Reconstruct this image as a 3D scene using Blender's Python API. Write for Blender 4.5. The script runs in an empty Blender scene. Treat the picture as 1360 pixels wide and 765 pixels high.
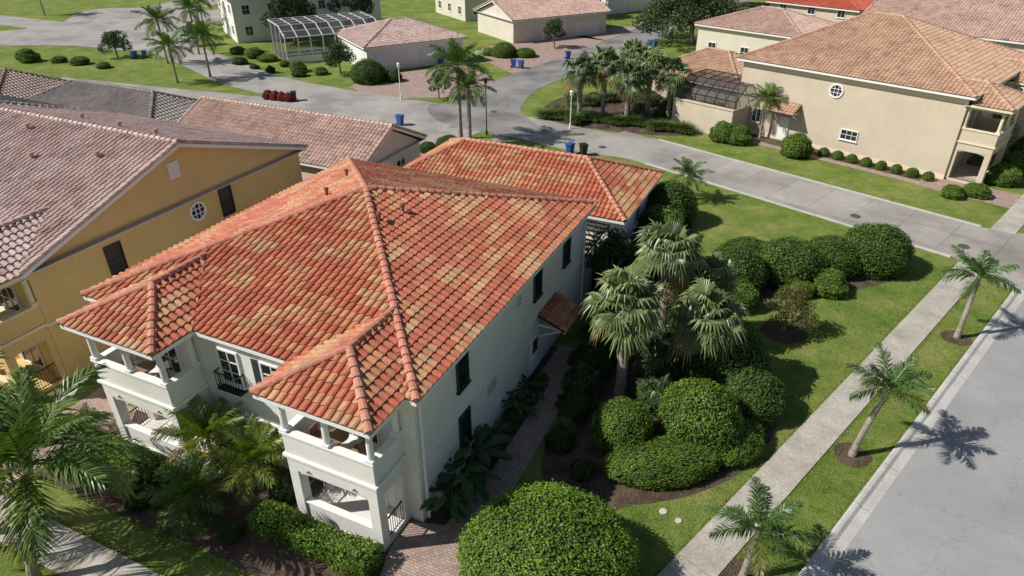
import bpy, bmesh, math, random
import numpy as np
from mathutils import Vector, Matrix
random.seed(7)
rng = np.random.default_rng(7)
SC = bpy.context.scene
COLL = SC.collection

# ------------------------------------------------------------------ materials
def newmat(name):
    m = bpy.data.materials.new(name); m.use_nodes = True
    nt = m.node_tree; nt.nodes.clear()
    out = nt.nodes.new('ShaderNodeOutputMaterial')
    b = nt.nodes.new('ShaderNodeBsdfPrincipled')
    nt.links.new(b.outputs[0], out.inputs[0])
    return m, nt, b, out

def noise_node(nt, scale, detail=4, vec=None, rough=.6):
    n = nt.nodes.new('ShaderNodeTexNoise'); n.inputs['Scale'].default_value = scale
    n.inputs['Detail'].default_value = detail; n.inputs['Roughness'].default_value = rough
    if vec is not None: nt.links.new(vec, n.inputs['Vector'])
    return n

def ramp(nt, src, stops):
    r = nt.nodes.new('ShaderNodeValToRGB'); cr = r.color_ramp
    while len(cr.elements) < len(stops): cr.elements.new(.5)
    for e, (p, c) in zip(cr.elements, stops):
        e.position = p; e.color = (*c, 1) if len(c) == 3 else c
    nt.links.new(src, r.inputs[0]); return r

def mixc(nt, fac, a, b, mode='MIX'):
    m = nt.nodes.new('ShaderNodeMix'); m.data_type = 'RGBA'; m.blend_type = mode
    for sock, v in ((m.inputs[0], fac), (m.inputs[6], a), (m.inputs[7], b)):
        if isinstance(v, (int, float)): sock.default_value = v
        elif isinstance(v, tuple): sock.default_value = (*v, 1)
        else: nt.links.new(v, sock)
    return m.outputs[2]

def bump(nt, b, h, strength, dist=.02):
    n = nt.nodes.new('ShaderNodeBump'); n.inputs['Strength'].default_value = strength
    n.inputs['Distance'].default_value = dist
    nt.links.new(h, n.inputs['Height']); nt.links.new(n.outputs[0], b.inputs['Normal'])

def wpos(nt):
    return nt.nodes.new('ShaderNodeNewGeometry').outputs['Position']

def surf(name, c1, c2, big=.4, fine=8, rough=.85, bmp=.3, dist=.02, finefac=.5, fr=(.62, 1.25)):
    m, nt, b, _ = newmat(name); p = wpos(nt)
    n1 = noise_node(nt, big, 5, p); r1 = ramp(nt, n1.outputs[0], [(.32, c1), (.68, c2)])
    n2 = noise_node(nt, fine, 6, p, .7)
    r2 = ramp(nt, n2.outputs[0], [(.3, (fr[0],) * 3), (.7, (fr[1],) * 3)])
    c = mixc(nt, finefac, r1.outputs[0], r2.outputs[0], 'MULTIPLY')
    nt.links.new(c, b.inputs['Base Color']); b.inputs['Roughness'].default_value = rough
    b.inputs['Specular IOR Level'].default_value = .3
    if bmp: bump(nt, b, n2.outputs[0], bmp, dist)
    return m

def attrmat(name, rough=.6, transl=0., nscale=6., namt=.5, spec=.3, bmp=0, weather=False):
    m, nt, b, out = newmat(name)
    a = nt.nodes.new('ShaderNodeAttribute'); a.attribute_name = 'col'
    p = wpos(nt); n = noise_node(nt, nscale, 5, p)
    r = ramp(nt, n.outputs[0], [(.3, (.6, .6, .6)), (.7, (1.3, 1.3, 1.3))])
    c = mixc(nt, namt, a.outputs['Color'], r.outputs[0], 'MULTIPLY')
    if weather:
        nw = noise_node(nt, .9, 7, p, .75); rw = ramp(nt, nw.outputs[0], [(.46, (1, 1, 1)), (.76, (.5, .46, .46))])
        c = mixc(nt, .8, c, rw.outputs[0], 'MULTIPLY')
    nt.links.new(c, b.inputs['Base Color']); b.inputs['Roughness'].default_value = rough
    b.inputs['Specular IOR Level'].default_value = spec
    if bmp: bump(nt, b, n.outputs[0], bmp, .01)
    if transl:
        t = nt.nodes.new('ShaderNodeBsdfTranslucent')
        c2 = mixc(nt, 1., c, (1.3, 1.5, .6), 'MULTIPLY'); nt.links.new(c2, t.inputs[0])
        mx = nt.nodes.new('ShaderNodeMixShader'); mx.inputs[0].default_value = transl
        nt.links.new(b.outputs[0], mx.inputs[1]); nt.links.new(t.outputs[0], mx.inputs[2])
        nt.links.new(mx.outputs[0], out.inputs[0])
    return m

def grassmat():
    m, nt, b, _ = newmat('lawn_grass'); p = wpos(nt)
    n1 = noise_node(nt, .33, 6, p, .7); n2 = noise_node(nt, 1.9, 8, p, .8); n3 = noise_node(nt, 14, 5, p, .8)
    r1 = ramp(nt, n1.outputs[0], [(.3, (.10, .165, .03)), (.48, (.165, .225, .048)), (.62, (.25, .27, .085)), (.74, (.31, .28, .13))])
    r2 = ramp(nt, n2.outputs[0], [(.3, (.45, .55, .45)), (.5, (1, 1, 1)), (.7, (1.35, 1.2, 1.35))])
    r3 = ramp(nt, n3.outputs[0], [(.32, (.38, .43, .38)), (.62, (1.4, 1.35, 1.3))])
    c = mixc(nt, .8, r1.outputs[0], r2.outputs[0], 'MULTIPLY')
    c = mixc(nt, .85, c, r3.outputs[0], 'MULTIPLY')
    nt.links.new(c, b.inputs['Base Color']); b.inputs['Roughness'].default_value = .9
    b.inputs['Specular IOR Level'].default_value = .1
    bump(nt, b, n3.outputs[0], .9, .06)
    return m

def roadmat(name, ca, cb, crack=True, stain=.4, dark=(.1, .1, .1), slab=None):
    m, nt, b, _ = newmat(name); p = wpos(nt)
    n1 = noise_node(nt, .25, 6, p); r1 = ramp(nt, n1.outputs[0], [(.3, ca), (.7, cb)])
    n2 = noise_node(nt, 22, 5, p, .8); r2 = ramp(nt, n2.outputs[0], [(.3, (.66, .66, .66)), (.7, (1.24, 1.24, 1.24))])
    c = mixc(nt, .75, r1.outputs[0], r2.outputs[0], 'MULTIPLY')
    n3 = noise_node(nt, .17, 7, p, .65); r3 = ramp(nt, n3.outputs[0], [(.48, (0, 0, 0)), (.64, (1, 1, 1))])
    mm = nt.nodes.new('ShaderNodeMath'); mm.operation = 'MULTIPLY'; mm.inputs[1].default_value = stain
    nt.links.new(r3.outputs[0], mm.inputs[0])
    c = mixc(nt, mm.outputs[0], c, dark)
    if slab is not None:
        mp = nt.nodes.new('ShaderNodeMapping'); mp.inputs['Rotation'].default_value = (0, 0, slab)
        nt.links.new(p, mp.inputs[0])
        br = nt.nodes.new('ShaderNodeTexBrick'); br.inputs['Scale'].default_value = 1.; br.offset = 0.
        br.inputs['Brick Width'].default_value = 3.1; br.inputs['Row Height'].default_value = 3.1
        br.inputs['Color1'].default_value = (1, 1, 1, 1); br.inputs['Color2'].default_value = (.84, .83, .81, 1)
        br.inputs['Mortar'].default_value = (.5, .48, .45, 1); br.inputs['Mortar Size'].default_value = .025
        nt.links.new(mp.outputs[0], br.inputs[0]); c = mixc(nt, .85, c, br.outputs[0], 'MULTIPLY')
    if crack:
        nd = noise_node(nt, .8, 5, p, .7)
        vm = nt.nodes.new('ShaderNodeVectorMath'); vm.operation = 'MULTIPLY_ADD'
        vm.inputs[1].default_value = (1.9, 1.9, 1.9)
        nt.links.new(nd.outputs['Color'], vm.inputs[0]); nt.links.new(p, vm.inputs[2])
        v = nt.nodes.new('ShaderNodeTexVoronoi'); v.feature = 'DISTANCE_TO_EDGE'; v.inputs['Scale'].default_value = .2
        nt.links.new(vm.outputs[0], v.inputs['Vector'])
        rc = ramp(nt, v.outputs['Distance'], [(.0, (.5, .5, .5)), (.004, (1, 1, 1))])
        c = mixc(nt, .6, c, rc.outputs[0], 'MULTIPLY')
    nt.links.new(c, b.inputs['Base Color']); b.inputs['Roughness'].default_value = .85
    b.inputs['Specular IOR Level'].default_value = .25
    bump(nt, b, n2.outputs[0], .3, .012)
    return m

def pavermat(name, a, bcol, rot):
    m, nt, b, _ = newmat(name); p = wpos(nt)
    mp = nt.nodes.new('ShaderNodeMapping'); mp.inputs['Rotation'].default_value = (0, 0, rot)
    nt.links.new(p, mp.inputs[0])
    br = nt.nodes.new('ShaderNodeTexBrick'); br.inputs['Scale'].default_value = 2.2
    br.inputs['Color1'].default_value = (*a, 1); br.inputs['Color2'].default_value = (*bcol, 1)
    br.inputs['Mortar'].default_value = (.14, .11, .09, 1); br.inputs['Mortar Size'].default_value = .02
    nt.links.new(mp.outputs[0], br.inputs[0])
    n = noise_node(nt, 1.4, 6, p, .7); r = ramp(nt, n.outputs[0], [(.3, (.65, .65, .65)), (.7, (1.2, 1.2, 1.2))])
    c = mixc(nt, .8, br.outputs[0], r.outputs[0], 'MULTIPLY')
    nt.links.new(c, b.inputs['Base Color']); b.inputs['Roughness'].default_value = .85
    return m

def stucco(name, c, var=.12):
    lo = tuple(x * (1 - var) for x in c)
    return surf(name, lo, c, .5, 5, .9, .12, .01, finefac=.18)

def plain(name, c, rough=.5, metal=0., spec=.5):
    m, nt, b, _ = newmat(name)
    n = noise_node(nt, 3, 4, wpos(nt)); r = ramp(nt, n.outputs[0], [(.3, tuple(x * .85 for x in c)), (.7, c)])
    nt.links.new(r.outputs[0], b.inputs['Base Color'])
    b.inputs['Roughness'].default_value = rough; b.inputs['Metallic'].default_value = metal
    b.inputs['Specular IOR Level'].default_value = spec
    return m
def meshscreen(name, c, op):
    m, nt, b, out = newmat(name); b.inputs['Base Color'].default_value = (*c, 1); b.inputs['Roughness'].default_value = .8
    t = nt.nodes.new('ShaderNodeBsdfTransparent'); mx = nt.nodes.new('ShaderNodeMixShader'); mx.inputs[0].default_value = op
    nt.links.new(t.outputs[0], mx.inputs[1]); nt.links.new(b.outputs[0], mx.inputs[2]); nt.links.new(mx.outputs[0], out.inputs[0]); return m

M_grass = grassmat()
M_asphalt = roadmat('asphalt', (.3, .295, .285), (.385, .38, .37), True, .35, (.24, .235, .225))
M_concrete_road = roadmat('concrete_road', (.31, .29, .265), (.44, .41, .375), True, .6, (.18, .17, .16))
M_cross = roadmat('concrete_slab_road', (.33, .305, .275), (.46, .43, .385), False, .6, (.2, .185, .17), math.radians(45.5))
M_apron = roadmat('worn_asphalt', (.2, .195, .19), (.33, .31, .29), True, .7, (.1, .095, .09))
M_walk = surf('sidewalk_concrete', (.36, .325, .27), (.53, .495, .43), .7, 10, .9, .2, .01, finefac=.8)
M_kerb = surf('kerb_concrete', (.45, .43, .39), (.58, .56, .52), .7, 12, .9, .2, .01, finefac=.6)
M_paver = pavermat('pavers', (.38, .25, .2), (.48, .36, .31), math.radians(25))
M_mulch = surf('mulch', (.055, .035, .025), (.14, .095, .07), .9, 11, .95, .9, .08, .95, (.3, 1.9))
M_tile = attrmat('clay_tile', .6, 0, 7., .45, .35, .1, True)
M_leaf = attrmat('leaf', .5, .25, 2.5, .35, .35)
M_palmleaf = attrmat('palm_leaf', .4, .22, 2., .3, .5)
M_trunk = surf('trunk_bark', (.24, .2, .165), (.4, .35, .29), 2., 12, .95, .8, .04, finefac=.8)
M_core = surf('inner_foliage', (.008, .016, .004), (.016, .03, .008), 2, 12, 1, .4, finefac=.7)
M_white = stucco('white_stucco', (.82, .8, .75))
M_trim = stucco('white_trim', (.85, .84, .81), .05)
M_yellow = stucco('yellow_stucco', (.74, .515, .225))
M_cream = stucco('cream_trim', (.78, .68, .48), .06)
M_beige = stucco('beige_stucco', (.64, .55, .42))
M_beige2 = stucco('pale_stucco', (.7, .64, .53))
M_glass = plain('window_glass', (.02, .026, .03), .06, 0, .8)
M_dark = plain('dark_bronze', (.02, .018, .016), .45)
M_shutter = plain('green_shutter', (.02, .045, .038), .5)
M_iron = plain('wrought_iron', (.015, .015, .015), .5)
M_deck = plain('roof_deck', (.08, .035, .025), .9)
M_soffit = plain('soffit_paint', (.6, .58, .54), .7)
M_gdoor = plain('garage_door_paint', (.75, .73, .69), .5)
M_screen = plain('screen_frame', (.75, .75, .73), .4)
M_mesh = meshscreen('insect_screen', (.05, .05, .05), .55)
M_bluebin = plain('blue_plastic', (.02, .1, .36), .4)
M_blackp = plain('black_plastic', (.02, .02, .022), .5)
M_acm = plain('ac_metal', (.5, .5, .47), .5, .2)
M_rust = plain('terracotta_accent', (.45, .07, .03), .6)
M_lid = plain('lid_pvc', (.62, .55, .47), .6)
M_ironlid = plain('cast_iron', (.09, .085, .08), .7)
M_teak = plain('teak_wood', (.3, .17, .09), .6)
M_vent = plain('vent_paint', (.25, .09, .06)); M_vent2 = plain('vent_paint_rose', (.5, .25, .2)); M_shaft = plain('crownshaft_green', (.13, .2, .06))

# ------------------------------------------------------------------ mesh helpers
def empty(name, loc=(0, 0, 0), rot=0.):
    e = bpy.data.objects.new(name, None); COLL.objects.link(e)
    e.location = loc; e.rotation_euler = (0, 0, rot); e.empty_display_size = .5
    return e

def mkmesh(name, verts, faces, mats, cols=None, mi=None, smooth=False):
    me = bpy.data.meshes.new(name)
    if isinstance(verts, np.ndarray): verts = verts.tolist()
    if isinstance(faces, np.ndarray): faces = faces.tolist()
    me.from_pydata(verts, [], faces)
    for m in (mats if isinstance(mats, (list, tuple)) else [mats]): me.materials.append(m)
    if cols is not None:
        a = me.color_attributes.new('col', 'FLOAT_COLOR', 'POINT')
        c = np.ones((len(verts), 4), dtype=np.float32); c[:, :3] = np.asarray(cols)[:, :3]
        a.data.foreach_set('color', c.ravel())
    if mi is not None: me.polygons.foreach_set('material_index', np.asarray(mi, dtype=np.int32))
    if smooth: me.polygons.foreach_set('use_smooth', np.ones(len(me.polygons), dtype=bool))
    me.update(); return me

def addobj(name, me, parent=None, loc=(0, 0, 0), rot=(0, 0, 0), scale=(1, 1, 1)):
    o = bpy.data.objects.new(name, me); COLL.objects.link(o)
    if parent is not None: o.parent = parent
    o.location = loc; o.rotation_euler = rot; o.scale = scale
    return o

class PB:
    def __init__(s): s.v = []; s.f = []
    def box(s, x0, x1, y0, y1, z0, z1):
        b = len(s.v)
        s.v += [(x0, y0, z0), (x1, y0, z0), (x1, y1, z0), (x0, y1, z0), (x0, y0, z1), (x1, y0, z1), (x1, y1, z1), (x0, y1, z1)]
        for q in ((0, 3, 2, 1), (4, 5, 6, 7), (0, 1, 5, 4), (1, 2, 6, 5), (2, 3, 7, 6), (3, 0, 4, 7)): s.f.append(tuple(b + i for i in q))
    def beam(s, P, Q, w, h):
        P = Vector(P); Q = Vector(Q); d = (Q - P).normalized()
        side = d.cross(Vector((0, 0, 1)))
        if side.length < .01: side = Vector((1, 0, 0))
        side.normalize(); up = side.cross(d); b = len(s.v)
        for R in (P, Q):
            for a, c in ((-1, -1), (1, -1), (1, 1), (-1, 1)): s.v.append(tuple(R + side * a * w / 2 + up * c * h / 2))
        for q in ((0, 1, 2, 3), (7, 6, 5, 4), (0, 4, 5, 1), (1, 5, 6, 2), (2, 6, 7, 3), (3, 7, 4, 0)): s.f.append(tuple(b + i for i in q))
    def tube(s, pts, rads, n=8):
        b = len(s.v); k = len(pts)
        for i, (p, r) in enumerate(zip(pts, rads)):
            p = Vector(p); d = Vector(pts[min(i + 1, k - 1)]) - Vector(pts[max(i - 1, 0)])
            d.normalize(); a = d.cross(Vector((0, 1, 0)))
            if a.length < .1: a = d.cross(Vector((1, 0, 0)))
            a.normalize(); c = d.cross(a)
            for j in range(n):
                t = 2 * math.pi * j / n; s.v.append(tuple(p + a * math.cos(t) * r + c * math.sin(t) * r))
        for i in range(k - 1):
            for j in range(n):
                s.f.append((b + i * n + j, b + i * n + (j + 1) % n, b + (i + 1) * n + (j + 1) % n, b + (i + 1) * n + j))
        s.f.append(tuple(b + j for j in range(n))[::-1]); s.f.append(tuple(b + (k - 1) * n + j for j in range(n)))
    def prism(s, pts, off):
        b = len(s.v); n = len(pts)
        s.v += [tuple(p) for p in pts] + [tuple(Vector(p) + Vector(off)) for p in pts]
        s.f.append(tuple(b + i for i in range(n))); s.f.append(tuple(b + n + i for i in range(n))[::-1])
        for i in range(n): s.f.append((b + i, b + n + i, b + n + (i + 1) % n, b + (i + 1) % n))
    def quad(s, a, b, c, d):
        k = len(s.v); s.v += [tuple(a), tuple(b), tuple(c), tuple(d)]; s.f.append((k, k + 1, k + 2, k + 3))
    def build(s, name, mat, parent=None, bevel=0., smooth=False, **k):
        me = mkmesh(name, s.v, s.f, mat, smooth=smooth)
        bm = bmesh.new(); bm.from_mesh(me); bmesh.ops.recalc_face_normals(bm, faces=bm.faces); bm.to_mesh(me); bm.free()
        o = addobj(name, me, parent, **k)
        if bevel:
            md = o.modifiers.new('bevel', 'BEVEL'); md.width = bevel; md.segments = 2; md.limit_method = 'ANGLE'
        return o

def h2(ix, iy, seed):
    n = (ix.astype(np.int64) * 374761393 + iy.astype(np.int64) * 668265263 + seed * 974634777) & 0x7fffffff
    n = ((n ^ (n >> 13)) * 1274126177) & 0x7fffffff
    return ((n ^ (n >> 16)) & 0xffff) / 65535.
def vnoise(x, y, seed=1):
    ix = np.floor(x); iy = np.floor(y); fx = x - ix; fy = y - iy
    fx = fx * fx * (3 - 2 * fx); fy = fy * fy * (3 - 2 * fy)
    a = h2(ix, iy, seed); b = h2(ix + 1, iy, seed); c = h2(ix, iy + 1, seed); d = h2(ix + 1, iy + 1, seed)
    return (a * (1 - fx) + b * fx) * (1 - fy) + (c * (1 - fx) + d * fx) * fy

# ------------------------------------------------------------------ tile roofs
def pal_red(I, J, seed):
    n = len(I); r = rng.random(n)
    run = h2(np.floor(I / 4. + h2(J * 0, J, seed) * 4), J.astype(float), seed + 2)
    p = .42 * run + .33 * vnoise(I * .16, J * .33, seed) + .2 * vnoise(I * .05, J * .07, seed + 5) + .12 * rng.random(n)
    red = np.array([.455, .125, .068]); red2 = np.array([.52, .175, .098]); org = np.array([.54, .235, .12]); tan = np.array([.55, .315, .165])
    c = red[None] + (red2 - red)[None] * r[:, None]
    m = p > .52; c[m] = org + (rng.random((m.sum(), 1)) - .5) * .05
    m = p > .66; c[m] = tan + (rng.random((m.sum(), 1)) - .5) * .05
    c *= (.9 + .18 * rng.random((n, 1))); return c
def pal_mix(c1, c2, c3=None, k=.12):
    c1 = np.array(c1); c2 = np.array(c2)
    def f(I, J, seed):
        n = len(I); p = np.clip(.7 * vnoise(I * .12, J * .3, seed) + .35 * rng.random(n), 0, 1)[:, None]
        c = c1 * (1 - p) + c2 * p
        if c3 is not None:
            m = rng.random(n) < k; c[m] = c[m] * .5 + np.array(c3) * .5
        return c * (.92 + .15 * rng.random((n, 1)))
    return f
pal_pink = pal_mix((.49, .33, .285), (.64, .5, .45), (.36, .19, .15), .1)
pal_grey = pal_mix((.23, .205, .19), (.36, .32, .29), (.24, .17, .14), .1)
pal_tan = pal_mix((.5, .31, .2), (.6, .4, .275), (.38, .22, .15), .12)
pal_rose = pal_mix((.49, .32, .26), (.63, .45, .37), (.36, .2, .15), .1)

def tile_face(poly, pal, parent, hi=True, tw=.33, tl=.40, seed=1):
    P = [Vector(p) for p in poly]
    e = (P[1] - P[0]).normalized()
    nrm = (P[1] - P[0]).cross(P[2] - P[0]).normalized()
    s = nrm.cross(e)
    q = np.array([((p - P[0]).dot(e), (p - P[0]).dot(s)) for p in P])
    x0, x1 = q[:, 0].min(), q[:, 0].max(); y1 = q[:, 1].max()
    nc = int((x1 - x0) / tw) + 2; nr = int(y1 / tl) + 2
    I, J = np.meshgrid(np.arange(nc), np.arange(nr)); I = I.ravel(); J = J.ravel()
    cx = x0 + (I + .5) * tw; cy = (J + .5) * tl - .07
    keep = np.ones(len(I), bool)
    for k in range(len(q)):
        a = q[k]; b = q[(k + 1) % len(q)]; d = (b - a); L = np.hypot(*d)
        if L < 1e-4: continue
        d /= L; keep &= ((cx - a[0]) * -d[1] + (cy - a[1]) * d[0]) > -.32
    I = I[keep]; J = J[keep]
    if len(I) == 0: return
    prof = [(0, .0), (.28, .0), (.4, .055), (.64, .085), (.88, .055), (1, 0)] if hi else [(0, 0), (.3, 0), (.62, .085), (1, 0)]
    K = len(prof); off = []
    for (px, pz) in prof: off.append((px * tw, 0, pz + .06))
    for (px, pz) in prof: off.append((px * tw, tl, pz + .012))
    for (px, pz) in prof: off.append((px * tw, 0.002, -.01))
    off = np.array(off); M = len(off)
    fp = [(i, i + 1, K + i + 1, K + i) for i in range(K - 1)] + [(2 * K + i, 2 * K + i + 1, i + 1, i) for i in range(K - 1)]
    N = len(I)
    jit = (rng.random((N, 1)) - .5) * .014
    ox = (x0 + I * tw)[:, None] + off[None, :, 0]; oy = (J * tl - .07)[:, None] + off[None, :, 1] + jit
    oz = np.repeat(off[None, :, 2], N, 0) + jit * .6
    E = np.array(e); S = np.array(s); NN = np.array(nrm); P0 = np.array(P[0])
    V = P0 + ox[..., None] * E + oy[..., None] * S + oz[..., None] * NN
    V = V.reshape(-1, 3)
    F = (np.array(fp)[None] + (np.arange(N) * M)[:, None, None]).reshape(-1, 4)
    C = np.repeat(pal(I, J, seed), M, 0).reshape(N, M, 3)
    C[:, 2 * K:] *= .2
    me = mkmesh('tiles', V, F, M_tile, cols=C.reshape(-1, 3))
    bm = bmesh.new(); bm.from_mesh(me)
    for k in range(1, len(P)):
        a = P[k]; b = P[(k + 1) % len(P)]; d = b - a
        if d.length < 1e-3: continue
        outn = d.normalized().cross(nrm)
        bmesh.ops.bisect_plane(bm, geom=bm.verts[:] + bm.edges[:] + bm.faces[:], plane_co=a, plane_no=outn, clear_outer=True)
    bm.to_mesh(me); bm.free()
    addobj('roof_tiles', me, parent)
    dk = PB(); dk.prism([p + nrm * 0.0 for p in P], Vector((0, 0, -.1))); dk.build('roof_deck', M_deck, parent)

def caps(lines, pal, parent, r=.16, seed=3):
    V = []; F = []; C = []
    for (P, Q) in lines:
        P = Vector(P); Q = Vector(Q)
        if P.z > Q.z + .01: P, Q = Q, P
        d = Q - P; L = d.length; d.normalize(); side = d.cross(Vector((0, 0, 1))).normalized(); up = side.cross(d)
        n = max(1, int(L / .4)); st = L / n
        cc = pal(rng.integers(0, 99, n), rng.integers(0, 99, n), seed)
        for i in range(n):
            b = len(V); j = random.uniform(-.012, .012)
            for (t, rr, lift) in ((i * st - .04, r * 1.12, .055), ((i + 1) * st + .02, r * .88, .03)):
                for k in range(7):
                    a = math.pi * (k / 6) * 1.16 - math.pi * .08
                    V.append(tuple(P + d * t + side * (math.cos(a) * rr + j) + up * (math.sin(a) * rr * .8 + lift))); C.append(cc[i])
            for k in range(6): F.append((b + k, b + k + 1, b + 7 + k + 1, b + 7 + k))
            F.append(tuple(b + k for k in range(7)))
            F.append(tuple(b + 7 + k for k in range(7))[::-1])
    addobj('ridge_caps', mkmesh('ridge_caps', V, F, M_tile, cols=C), parent)

def roof(parent, x0, x1, y0, y1, ze, zr, ax, r0, r1, pal, palc=None, hi=True, fascia=None, seed=1, soffit=True):
    xm, ym = (x0 + x1) / 2, (y0 + y1) / 2
    palc = palc or pal
    if ax == 'x':
        R0 = (r0, ym, zr); R1 = (r1, ym, zr)
        fs = [[(x0, y0, ze), (x1, y0, ze), R1, R0], [(x1, y1, ze), (x0, y1, ze), R0, R1]]
        if r0 > x0 + .01: fs.append([(x0, y1, ze), (x0, y0, ze), R0])
        if r1 < x1 - .01: fs.append([(x1, y0, ze), (x1, y1, ze), R1])
    else:
        R0 = (xm, r0, zr); R1 = (xm, r1, zr)
        fs = [[(x0, y1, ze), (x0, y0, ze), R0, R1], [(x1, y0, ze), (x1, y1, ze), R1, R0]]
        if r0 > y0 + .01: fs.append([(x0, y0, ze), (x1, y0, ze), R0])
        if r1 < y1 - .01: fs.append([(x1, y1, ze), (x0, y1, ze), R1])
    for i, f in enumerate(fs):
        g = [f[0]]
        for p in f[1:]:
            if (Vector(p) - Vector(g[-1])).length > .02: g.append(p)
        tile_face(g, pal, parent, hi, seed=seed + i * 7)
    L = [(R0, R1)] if (Vector(R0) - Vector(R1)).length > .1 else []
    cs = [(x0, y0, ze), (x1, y0, ze), (x1, y1, ze), (x0, y1, ze)]
    near = [R0, R1, R1, R0] if ax == 'x' else [R0, R0, R1, R1]
    for c, R in zip(cs, near): L.append((c, R))
    caps(L, palc, parent)
    pb = PB()
    for a, b in [(0, 1), (1, 2), (2, 3), (3, 0)]:
        A = Vector(cs[a]); B = Vector(cs[b])
        gable = (ax == 'x' and ((r0 <= x0 + .01 and a == 3) or (r1 >= x1 - .01 and a == 1))) or \
                (ax == 'y' and ((r0 <= y0 + .01 and a == 0) or (r1 >= y1 - .01 and a == 2)))
        dz = Vector((0, 0, -.14))
        if gable:
            R = Vector(near[a]); pb.beam(A + dz, R + dz, .06, .2); pb.beam(R + dz, B + dz, .06, .2)
        else:
            pb.beam(A + dz, B + dz, .1, .17)
    pb.build('fascia', fascia or M_trim, parent)
    if soffit:
        s = PB(); s.box(x0 + .04, x1 - .04, y0 + .04, y1 - .04, ze - .22, ze - .17); s.build('soffit', M_soffit, parent)

# ------------------------------------------------------------------ architecture
def wallmap(face, pos):
    def bx(pb, a0, a1, d0, d1, z0, z1):
        if face == '-x': pb.box(pos - d1, pos - d0, a0, a1, z0, z1)
        elif face == '+x': pb.box(pos + d0, pos + d1, a0, a1, z0, z1)
        elif face == '-y': pb.box(a0, a1, pos - d1, pos - d0, z0, z1)
        else: pb.box(a0, a1, pos + d0, pos + d1, z0, z1)
    return bx

def window(parent, face, pos, c, z, w, h, frame=None, glass=None, shutters=None, nx=2, ny=2, sill=True, name='window'):
    frame = frame or M_trim; bx = wallmap(face, pos)
    f = PB(); g = PB(); a0, a1 = c - w / 2, c + w / 2; z0, z1 = z - h / 2, z + h / 2; t = .07
    bx(f, a0 - t, a0, 0.002, .09, z0 - t, z1 + t); bx(f, a1, a1 + t, 0.002, .09, z0 - t, z1 + t)
    bx(f, a0, a1, 0.002, .09, z1, z1 + t); bx(f, a0, a1, 0.002, .09, z0 - t, z0)
    if sill: bx(f, a0 - .14, a1 + .14, .002, .14, z0 - t - .07, z0 - t - .002)
    for i in range(1, nx): x = a0 + w * i / nx; bx(f, x - .018, x + .018, .02, .06, z0, z1)
    for i in range(1, ny): zz = z0 + h * i / ny; bx(f, a0, a1, .022, .058, zz - .018, zz + .018)
    bx(g, a0, a1, .004, .03, z0, z1)
    f.build(name + '_frame', frame, parent); g.build(name + '_glass', glass or M_glass, parent)
    if shutters:
        s = PB()
        for (b0, b1) in ((a0 - t - .42, a0 - t - .02), (a1 + t + .02, a1 + t + .42)):
            bx(s, b0, b1, .003, .05, z0 - .03, z1 + .03)
            k = int(h / .1)
            for i in range(k): zz = z0 + (i + .5) * h / k; bx(s, b0 + .04, b1 - .04, .05, .068, zz - .03, zz + .02)
        s.build('shutters', shutters, parent)

def round_window(parent, face, pos, c, z, r):
    f = PB(); g = PB(); n = 24
    def pt(a, d, zz):
        return {'-y': (a, pos - d, zz), '+y': (a, pos + d, zz), '-x': (pos - d, a, zz), '+x': (pos + d, a, zz)}[face]
    for i in range(n):
        t0, t1 = 2 * math.pi * i / n, 2 * math.pi * (i + 1) / n
        q = [(r * math.cos(t0), r * math.sin(t0)), (r * 1.28 * math.cos(t0), r * 1.28 * math.sin(t0)), (r * 1.28 * math.cos(t1), r * 1.28 * math.sin(t1)), (r * math.cos(t1), r * math.sin(t1))]
        P = [Vector(pt(c + x, .09, z + y)) for x, y in q]; f.prism(P, Vector(pt(c, .002, z)) - Vector(pt(c, .09, z)))
    g.prism([pt(c + r * math.cos(2 * math.pi * i / n), .02, z + r * math.sin(2 * math.pi * i / n)) for i in range(n)], Vector(pt(c, .004, z)) - Vector(pt(c, .02, z)))
    bx = wallmap(face, pos)
    for o in (-.33, .33):
        bx(f, c + o * r - .02, c + o * r + .02, .022, .07, z - r * .93, z + r * .93); bx(f, c - r * .93, c + r * .93, .024, .068, z + o * r - .02, z + o * r + .02)
    f.build('round_window_frame', M_trim, parent); g.build('round_window_glass', M_glass, parent)

def railing(pb, P, Q, z0, h):
    P = Vector(P); Q = Vector(Q); L = (Q - P).length; n = max(2, int(L / .12))
    u = Vector((0, 0, 1))
    pb.beam(P + u * (z0 + h), Q + u * (z0 + h), .05, .04); pb.beam(P + u * (z0 + .1), Q + u * (z0 + .1), .03, .03)
    for i in range(n + 1):
        R = P.lerp(Q, i / n); pb.beam(R + u * (z0 + .02), R + u * (z0 + h - .02), .02, .02)

def arch_fill(pb, ax, pos, th, a0, a1, ztop, rise, up=True):
    n = 12; pts = []
    for i in range(n + 1):
        t = math.pi * i / n; a = (a0 + a1) / 2 - math.cos(t) * (a1 - a0) / 2; z = ztop - rise + math.sin(t) * (rise - .04)
        pts.append((a, z))
    for i in range(n):
        (p, zp), (q, zq) = pts[i], pts[i + 1]
        P = [(p, zp), (q, zq), (q, ztop), (p, ztop)]
        if ax == 'y': pb.prism([(pos, a, z) for a, z in P], (th, 0, 0))
        else: pb.prism([(a, pos, z) for a, z in P], (0, th, 0))

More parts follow.
